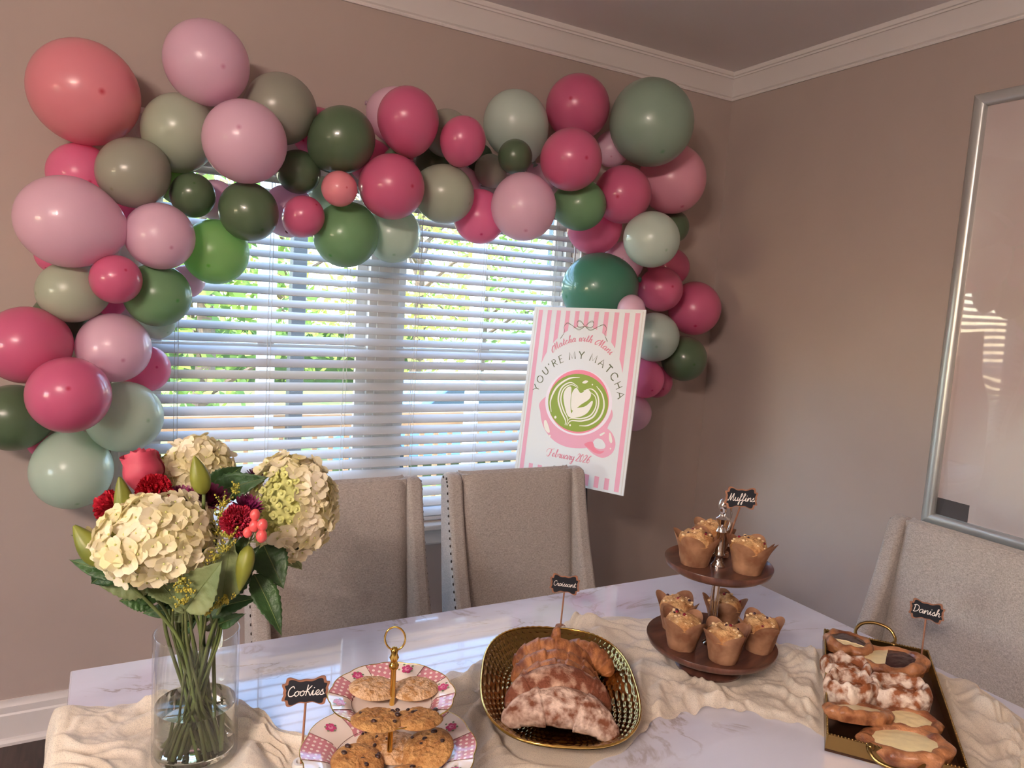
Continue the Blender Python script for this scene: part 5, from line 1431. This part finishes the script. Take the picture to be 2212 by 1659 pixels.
def hydrangea(label, px, py, d, rx, rz, seed, ax, n=120, green=None):
    hd = at(px, py, d); root = flower('hydrangea', label, 'flower', hd)
    rnd = random.Random(seed); mb = MB()
    AX = Vector(ax).normalized(); e1 = AX.orthogonal().normalized(); e2 = AX.cross(e1)
    ga = pi * (3 - sqrt(5))
    for k in range(n):
        zz = 1 - 1.55 * (k + .5) / n; rr = sqrt(max(0, 1 - zz * zz)); a = ga * k
        nr = (e1 * (rr * cos(a)) + e2 * (rr * sin(a)) + AX * zz).normalized()
        lump = 1 + .16 * noise.noise(nr * 2.6 + Vector((seed, 0, 0))) + rnd.uniform(-.06, .05)
        c = hd + (CR * nr.dot(CR) + CW * nr.dot(CW)) * (rx * lump) + CU * (nr.dot(CU) * rz * lump)
        nn = (nr + Vector((rnd.uniform(-.4, .4), rnd.uniform(-.4, .4), rnd.uniform(-.4, .4)))).normalized()
        g = green and nr.dot(Vector(green)) > .72
        ln = (.0065 if g else rnd.uniform(.0125, .0165)); t1 = nn.orthogonal().normalized(); t2 = nn.cross(t1); ro = rnd.uniform(0, 1.5)
        for q in range(4):
            b_ = ro + q * pi / 2
            dd = (t1 * cos(b_) + t2 * sin(b_) + nn * .25).normalized()
            petal(mb, T(root, c) + dd * .001, dd, (nn - dd * .2).normalized(), ln * .62, ln, rnd.uniform(-.15, .35), 1 if g else 0, nu=3, nv=3, tipw=.55)
        mb.sphere(T(root, c + nn * .002), .0018 if not g else .0032, 5, 4, mi=1)
    def core(u, v):
        a = 2 * pi * u; th = pi * v; nr = e1 * (sin(th) * cos(a)) + e2 * (sin(th) * sin(a)) + AX * cos(th)
        lp = .80 + .1 * noise.noise(nr * 3 + Vector((seed, 2, 0)))
        if nr.dot(AX) < -.5: lp *= .7
        return T(root, hd) + (CR * nr.dot(CR) + CW * nr.dot(CW)) * (rx * lp) + CU * (nr.dot(CU) * rz * lp)
    mb.grid(core, 28, 18, mi=1, wrap_u=True)
    mb.build('flower_head', [m_hyd, m_hydc], root, smooth=True)
    add_stem(root, hd - AX * rz * .3, .0034)
    return root
toC = lambda p: (CAM - p).normalized()
h1 = hydrangea('largest cream hydrangea at the front left of the bouquet', 340, 1163, 1.13, .080, .062, 1, (toC(at(340, 1163, 1.13)) + Vector((-.35, 0, .35))), 190)
h2 = hydrangea('round white hydrangea at the top of the bouquet', 428, 1020, 1.31, .055, .055, 2, (toC(at(432, 1018, 1.3)) * .6 + Vector((0, 0, .8))), 150)
h3 = hydrangea('cream hydrangea with a green heart at the right of the bouquet', 632, 1095, 1.27, .066, .082, 3, (toC(at(632, 1095, 1.27)) + Vector((.45, 0, .2))), 230, green=(toC(at(632, 1095, 1.27)) - CR * .62 + CU * .1).normalized())
leaf(h1, at(345, 1250, 1.12), at(262, 1195, 1.10), .050, m_lf, .2); leaf(h1, at(400, 1318, 1.10), at(478, 1212, 1.09), .072, m_lf2, .1, face=.3)
leaf(h1, at(330, 1240, 1.15), at(390, 1310, 1.13), .055, m_lf2, .2, face=.2)
leaf(h1, at(330, 1252, 1.13), at(222, 1165, 1.09), .052, m_lf, .15)
leaf(h1, at(335, 1255, 1.15), at(205, 1262, 1.11), .056, m_lf2, .15, face=.25); leaf(h1, at(345, 1295, 1.16), at(268, 1232, 1.13), .050, m_lf, .2)
leaf(h3, at(480, 1300, 1.14), at(500, 1160, 1.12), .062, m_lf2, .1, face=.3); leaf(h3, at(430, 1320, 1.2), at(560, 1290, 1.2), .04, m_lf, .2); leaf(h3, at(470, 1290, 1.22), at(560, 1180, 1.22), .06, m_lf, .2)
leaf(h3, at(570, 1178, 1.22), at(612, 1270, 1.19), .062, m_lf, .2); leaf(h3, at(548, 1240, 1.18), at(612, 1370, 1.15), .046, m_lf, .25, face=.3); leaf(h3, at(605, 1165, 1.27), at(652, 1232, 1.27), .050, m_lf2, .1, face=-.4)
leaf(h2, at(455, 1066, 1.24), at(578, 1030, 1.22), .052, m_lf, .12, face=.2); leaf(h2, at(450, 1055, 1.26), at(525, 1008, 1.28), .048, m_lf, .2, face=-.2)

# rose
hd = at(318, 1052, 1.21); root = flower('rose', 'dusty pink rose bud at the top left of the bouquet', 'flower', hd)
axr = (CU * .95 - CR * .22 + CW * -.1).normalized(); mb = MB(); e1 = axr.orthogonal().normalized(); e2 = axr.cross(e1)
for k in range(9):
    a0 = k * 2.4; lay = k / 8; H_ = .066 - .008 * lay
    def fn(u, t, a0=a0, lay=lay, H_=H_, k=k):
        a = a0 + (u - .5) * 2.6
        bel = (.008 + .023 * sin(pi * min(t * .60 + .16, 1)) * (.45 + .55 * lay) * 1.15) * (1 - 1.1 * max(0, t - .45) * (1 - .75 * lay))
        flare = .010 * lay * max(0, t - .75) * 4 * (1 + .4 * sin(a * 3))
        top = H_ * (1 - .10 * (2 * u - 1) ** 2)
        return T(root, hd) + (e1 * cos(a) + e2 * sin(a)) * (bel + flare) + axr * (t * top)
    mb.grid(fn, 12, 9)
mb.build('petals', m_rose, root, smooth=True)
cal = MB()
for k in range(5):
    a = k * 2 * pi / 5; dd = (e1 * cos(a) + e2 * sin(a) - axr * .3).normalized()
    petal(cal, T(root, hd) + axr * .002, dd, axr, .004, .022, -.3)
cal.build('sepals', m_lf, root, smooth=True)
add_stem(root, hd, .003)

def carnation(label, px, py, d, r_, fac, m, seed):
    hd = at(px, py, d); root = flower('carnation', label, 'flower', hd); rnd = random.Random(seed)
    AX = Vector(fac).normalized(); e1 = AX.orthogonal().normalized(); e2 = AX.cross(e1); mb = MB()
    base = hd - AX * r_ * .9
    for k in range(64):
        lay = sqrt((k + .5) / 64); a = k * 2.399; sp = lay * 1.12
        dd = (AX * cos(sp) + (e1 * cos(a) + e2 * sin(a)) * sin(sp)).normalized(); nn = (AX * sin(sp) - (e1 * cos(a) + e2 * sin(a)) * cos(sp)).normalized()
        petal(mb, T(root, base), dd, nn, r_ * .34, r_ * (1.55 - .25 * lay + rnd.uniform(-.1, .12)), .1, 0, ruff=r_ * .10, seed=rnd.random() * 7, nu=8, nv=5, tipw=.35)
    mb.build('petals', m, root, smooth=True)
    MB().tube([T(root, base - AX * r_ * .9), T(root, base - AX * r_ * .5), T(root, base + AX * r_ * .25)], [.004, .0085, .0105], 10).build('calyx', m_stem, root, smooth=True)
    add_stem(root, base - AX * r_ * .8, .0022)
carnation('red carnation below the rose bud', 333, 1058, 1.16, .026, toC(at(335, 1055, 1.16)) + Vector((0, 0, .5)), m_car, 1)
carnation('red carnation turned away at the far left of the bouquet', 226, 1088, 1.18, .023, -CR * .8 + CU * .45 - CW * .35, m_car, 2)
carnation('pink carnation facing forward beside the red berries', 514, 1125, 1.12, .0235, toC(at(515, 1125, 1.13)) + CR * .1 + Vector((0, 0, .1)), m_carp, 3)
def mum(label, px, py, d, r_, fac, seed):
    hd = at(px, py, d); root = flower('chrysanthemum', label, 'flower', hd); rnd = random.Random(seed); mb = MB()
    AX = Vector(fac).normalized(); e1 = AX.orthogonal().normalized(); e2 = AX.cross(e1)
    for k in range(70):
        lay = sqrt((k + .5) / 70); a = k * 2.399; sp = .15 + lay * 1.35
        dd = (AX * cos(sp) + (e1 * cos(a) + e2 * sin(a)) * sin(sp)).normalized(); nn = (AX * sin(sp) - (e1 * cos(a) + e2 * sin(a)) * cos(sp)).normalized()
        petal(mb, T(root, hd - AX * r_ * .35), dd, nn, r_ * .13, r_ * (.6 + .5 * lay), .25, nu=2, nv=4, tipw=.6)
    mb.build('petals', m_mum, root, smooth=True)
    add_stem(root, hd - AX * r_ * .3, .002, m_stem2)
mum('plum chrysanthemum left of the upright lily bud', 392, 1078, 1.19, .032, toC(at(392, 1078, 1.19)) * .5 + Vector((0, 0, .9)), 1)
mum('plum chrysanthemum right of the upright lily bud', 452, 1074, 1.18, .034, toC(at(452, 1074, 1.18)) * .5 + Vector((.2, 0, .9)), 2)
mum('plum chrysanthemum peeping out above the front hydrangea', 290, 1112, 1.20, .026, toC(at(290, 1112, 1.2)) * .6 + Vector((-.5, 0, .6)), 3)
mum('small plum chrysanthemum in front of the blind', 553, 1024, 1.34, .018, Vector((.2, -.2, 1)), 4)
mum('plum chrysanthemum behind the pink carnation', 535, 1095, 1.17, .024, toC(at(535, 1095, 1.17)) + Vector((.2, 0, .8)), 5)
def lily(label, b, t, d, w_, leaves=()):
    B_, T_ = at(b[0], b[1], d), at(t[0], t[1], d - .01); root = flower('lily_bud', label, 'flower', B_)
    ax = (T_ - B_); L_ = ax.length; ax.normalize(); e1 = ax.orthogonal().normalized(); e2 = ax.cross(e1)
    def fn(u, v):
        a = 2 * pi * u; r_ = w_ / 2 * (sin(pi * (v ** .85 * .93 + .05)) ** .7) * (1 - .30 * v) * 1.12
        r_ *= 1 - .10 * (abs(cos(1.5 * a)) ** 6)
        return T(root, B_ + ax * (L_ * v)) + (e1 * cos(a) + e2 * sin(a)) * r_
    MB().grid(fn, 30, 20, wrap_u=True).build('bud', m_bud, root, smooth=True)
    add_stem(root, B_, .0028)
    for lb, lt, lw in leaves: leaf(root, at(lb[0], lb[1], d + .02), at(lt[0], lt[1], d + .02), lw, m_lf, .15, serr=False)
lily('upright green lily bud in the middle of the bouquet', (440, 1066), (420, 986), 1.15, .031)
lily('green lily bud between the two red carnations', (277, 1135), (258, 1030), 1.17, .032, [((262, 1182), (150, 1155), .026)])
lily('yellow-green lily bud pointing out to the left', (222, 1220), (160, 1135), 1.09, .036, [((262, 1245), (146, 1208), .030), ((250, 1222), (195, 1262), .044)])
lily('green lily bud hanging down below the pink carnation', (538, 1180), (518, 1276), 1.13, .028, [((500, 1240), (535, 1150), .046)])
# filler
def solidago(label, pts, d, seed):
    rnd = random.Random(seed); root = flower('goldenrod', label, 'flower', at(*pts[0], d)); tw = MB(); fl_ = MB()
    P_ = [at(x, y, d) for x, y in pts]
    for p in P_:
        for k in range(7):
            dd = (CU * rnd.uniform(-.2, 1) + CR * rnd.uniform(-1, 1) - CW * rnd.uniform(0, .6)).normalized(); e = p + dd * rnd.uniform(.008, .022)
            tw.tube([T(root, p), T(root, e)], .0006, 4)
            for q in range(9):
                fl_.sphere(T(root, p.lerp(e, q / 8)) + Vector((rnd.uniform(-1, 1), rnd.uniform(-1, 1), rnd.uniform(-1, 1))) * .0025, rnd.uniform(.0011, .002), 5, 4)
    tw.tube([T(root, p) for p in P_], .001, 5)
    tw.build('twig', m_stem2, root); fl_.build('florets', m_sol, root, smooth=True, kind='stuff')
    add_stem(root, P_[-1], .0014, m_stem2)
solidago('yellow goldenrod sprig left of the pink carnation', [(505, 1062), (486, 1090), (474, 1118), (470, 1150)], 1.145, 1)
solidago('yellow goldenrod sprig below the pink carnation', [(498, 1160), (490, 1185), (472, 1205), (462, 1235)], 1.11, 2)
solidago('goldenrod sprig hanging low over the vase rim', [(490, 1300), (470, 1310), (452, 1322)], 1.13, 3)
solidago('goldenrod sprig in front of the pale leaf', [(400, 1255), (404, 1275), (395, 1300)], 1.085, 4)
solidago('pale green filler sprig beside the rose bud', [(340, 1000), (346, 1015), (350, 1035)], 1.27, 5)
hb = at(540, 1170, 1.13); root = flower('hypericum', 'sprig of coral hypericum berries beside the pink carnation', 'flower', hb); tw = MB()
for (bx, by, rr) in ((551, 1112, .0085), (549, 1136, .0088), (567, 1134, .009), (565, 1158, .0095), (535, 1150, .008)):
    b_ = at(bx, by, 1.115)
    MB().sphere((0, 0, 0), rr, 14, 10, sc=(.88, .88, 1.1)).move(Matrix.Translation(T(root, b_))).build('berry', m_hyp, root, smooth=True)
    tw.tube([T(root, hb), T(root, b_ - CU * rr)], .0009, 5)
tw.build('twig', m_stem2, root)
add_stem(root, hb, .0016, m_stem2)
# bare leafy stalks filling the vase mouth
for k in range(18):
    hp = at(fr_.uniform(345, 500), fr_.uniform(1180, 1290), fr_.uniform(1.14, 1.30))
    root = flower('foliage_stalk', 'thin leafy green stalk crowded into the mouth of the glass vase', 'stalk', hp)
    root['group'] = 'leafy stalks among the cut flowers'
    pth = add_stem(root, hp, fr_.uniform(.0018, .0032), m_stem2 if k % 3 else m_stem)
    for q in range(4):
        i = fr_.randrange(len(pth) // 2, len(pth)); b_ = pth[i]
        dd = (CR * fr_.uniform(-1, 1) + CU * fr_.uniform(-.1, .9) + CW * fr_.uniform(-.5, .5)).normalized()
        leaf(root, b_, b_ + dd * fr_.uniform(.035, .065), fr_.uniform(.014, .028), m_lf if q % 2 else m_lf2, .3, serr=False)
rootx = flower('foliage_stalk', 'broad dark leaf stalk hanging out at the left over the vase rim', 'stalk', VB)
rootx['group'] = 'leafy stalks hanging over the rim'
add_stem(rootx, at(330, 1290, 1.16), .0024)
leaf(rootx, at(335, 1292, 1.16), at(258, 1298, 1.13), .042, m_lf, .2)

# ================================================================ CHALKBOARD SIGNS
m_slate = mat('chalkboard_black', srgb(26, 27, 34), .8); m_swood = mat('sign_wood', srgb(150, 104, 80), .6, var=.12, vscale=60); m_chalk = mat('chalk_pen', srgb(238, 232, 224), .8)
m_sbase = mat('sign_base_white', srgb(232, 230, 226), .3)
def sign(word, px, py, d, w_, h_, phi, foot, slant, size, lw, label, btype):
    c = at(px, py, d)
    ft = Vector(foot)
    sg = empty('chalkboard_sign', ft, label=label, cat='sign', group='chalkboard food signs')
    hx = Vector((cos(phi), sin(phi), 0)); nz = hx.cross(Vector((0, 0, 1)))          # faces the camera side
    if nz.dot(CAM - c) < 0: nz = -nz
    upv = nz.cross(hx)
    if upv.z < 0: upv = -upv
    R_ = Matrix.Rotation(slant, 3, nz); hx = R_ @ hx; upv = R_ @ upv
    def P(a, b, e): return c - ft + hx * a + upv * b + nz * e
    def outline(k):
        W_, H_ = w_ / 2 * k, h_ / 2 * k
        pts = [(-1, .55), (-.86, .62), (-.80, .95), (-.62, 1.0), (-.3, .80), (0, .84), (.3, .80), (.62, 1.0), (.80, .95), (.86, .62), (1, .55), (.93, .2), (.95, 0), (.93, -.2), (1, -.55), (.86, -.62), (.80, -.95), (.62, -1), (.3, -.80), (0, -.84), (-.3, -.80), (-.62, -1), (-.80, -.95), (-.86, -.62), (-1, -.55), (-.93, -.2), (-.95, 0), (-.93, .2)]
        return [(q.x * W_, q.y * H_) for q in catmull([(a, b, 0) for a, b in pts], 4, closed=True)]
    def slab(k, e0, e1, name, m):
        o_ = outline(k); n = len(o_); mb = MB()
        vs = [P(a, b, e0) for a, b in o_] + [P(a, b, e1) for a, b in o_]
        from mathutils.geometry import tessellate_polygon
        tri = [tuple(t) for t in tessellate_polygon([[Vector((a, b, 0)) for a, b in o_]])]
        mb.add(vs, tri + [tuple(i + n for i in t) for t in tri] + [(i, (i + 1) % n, n + (i + 1) % n, n + i) for i in range(n)])
        return mb.build(name, m, sg, smooth=0)
    slab(1.0, -.002, .001, 'frame', m_swood); slab(.875, .001, .0017, 'slate', m_slate)
    tm = MB(); script(tm, word, size, lw, 0, lambda s: (s, -size * .75, 0), slant=.15, gap=.4, smooth=6)
    tm.v = [P(v.x, v.y, .0022 + v.z) for v in tm.v]
    tm.build('chalk_lettering', m_chalk, sg, smooth=0)
    b0 = P(0, -h_ * .40, -.001)
    MB().tube([b0, Vector((0, 0, .004))], .0021, 8).build('stick', m_swood, sg)
    if btype == 'ring': MB().lathe([(0, 0), (.0145, 0), (.0155, .004), (.013, .009), (.008, .009), (.006, .005), (0, .005)], 24).build('base', m_sbase, sg, smooth=60)
    else: MB().lathe([(0, 0), (.013, 0), (.0135, .006), (.012, .011), (0, .0115)], 20).build('base', m_swood, sg, smooth=60)
D2 = lambda a: radians(a)
sign('CooKies', 661, 1493, 1.235, .078, .050, D2(-14), onz(650, 1655, TZ + .002), 0, .0088, .00075, 'black chalkboard sign reading Cookies beside the cookie stand', 'ring')
sign('Croissant', 1220, 1262, 1.83, .075, .050, D2(-38), onz(1210, 1360, TZ + .002), 0, .0066, .00065, 'black chalkboard sign reading Croissant behind the gold platter', 'wood')
sign('Muffins', 1601, 1076, 1.60, .072, .048, D2(-30), Vector((MUF.x + .060, MUF.y + .045, UZ + .001)), 0, .0080, .00070, 'black chalkboard sign reading Muffins on the upper walnut plate', 'wood')
sign('Danish', 2002, 1320, 1.78, .076, .050, D2(-62), onz(1988, 1436, TZ + .002), 0, .0090, .00080, 'black chalkboard sign reading Danish behind the gold tray', 'wood')
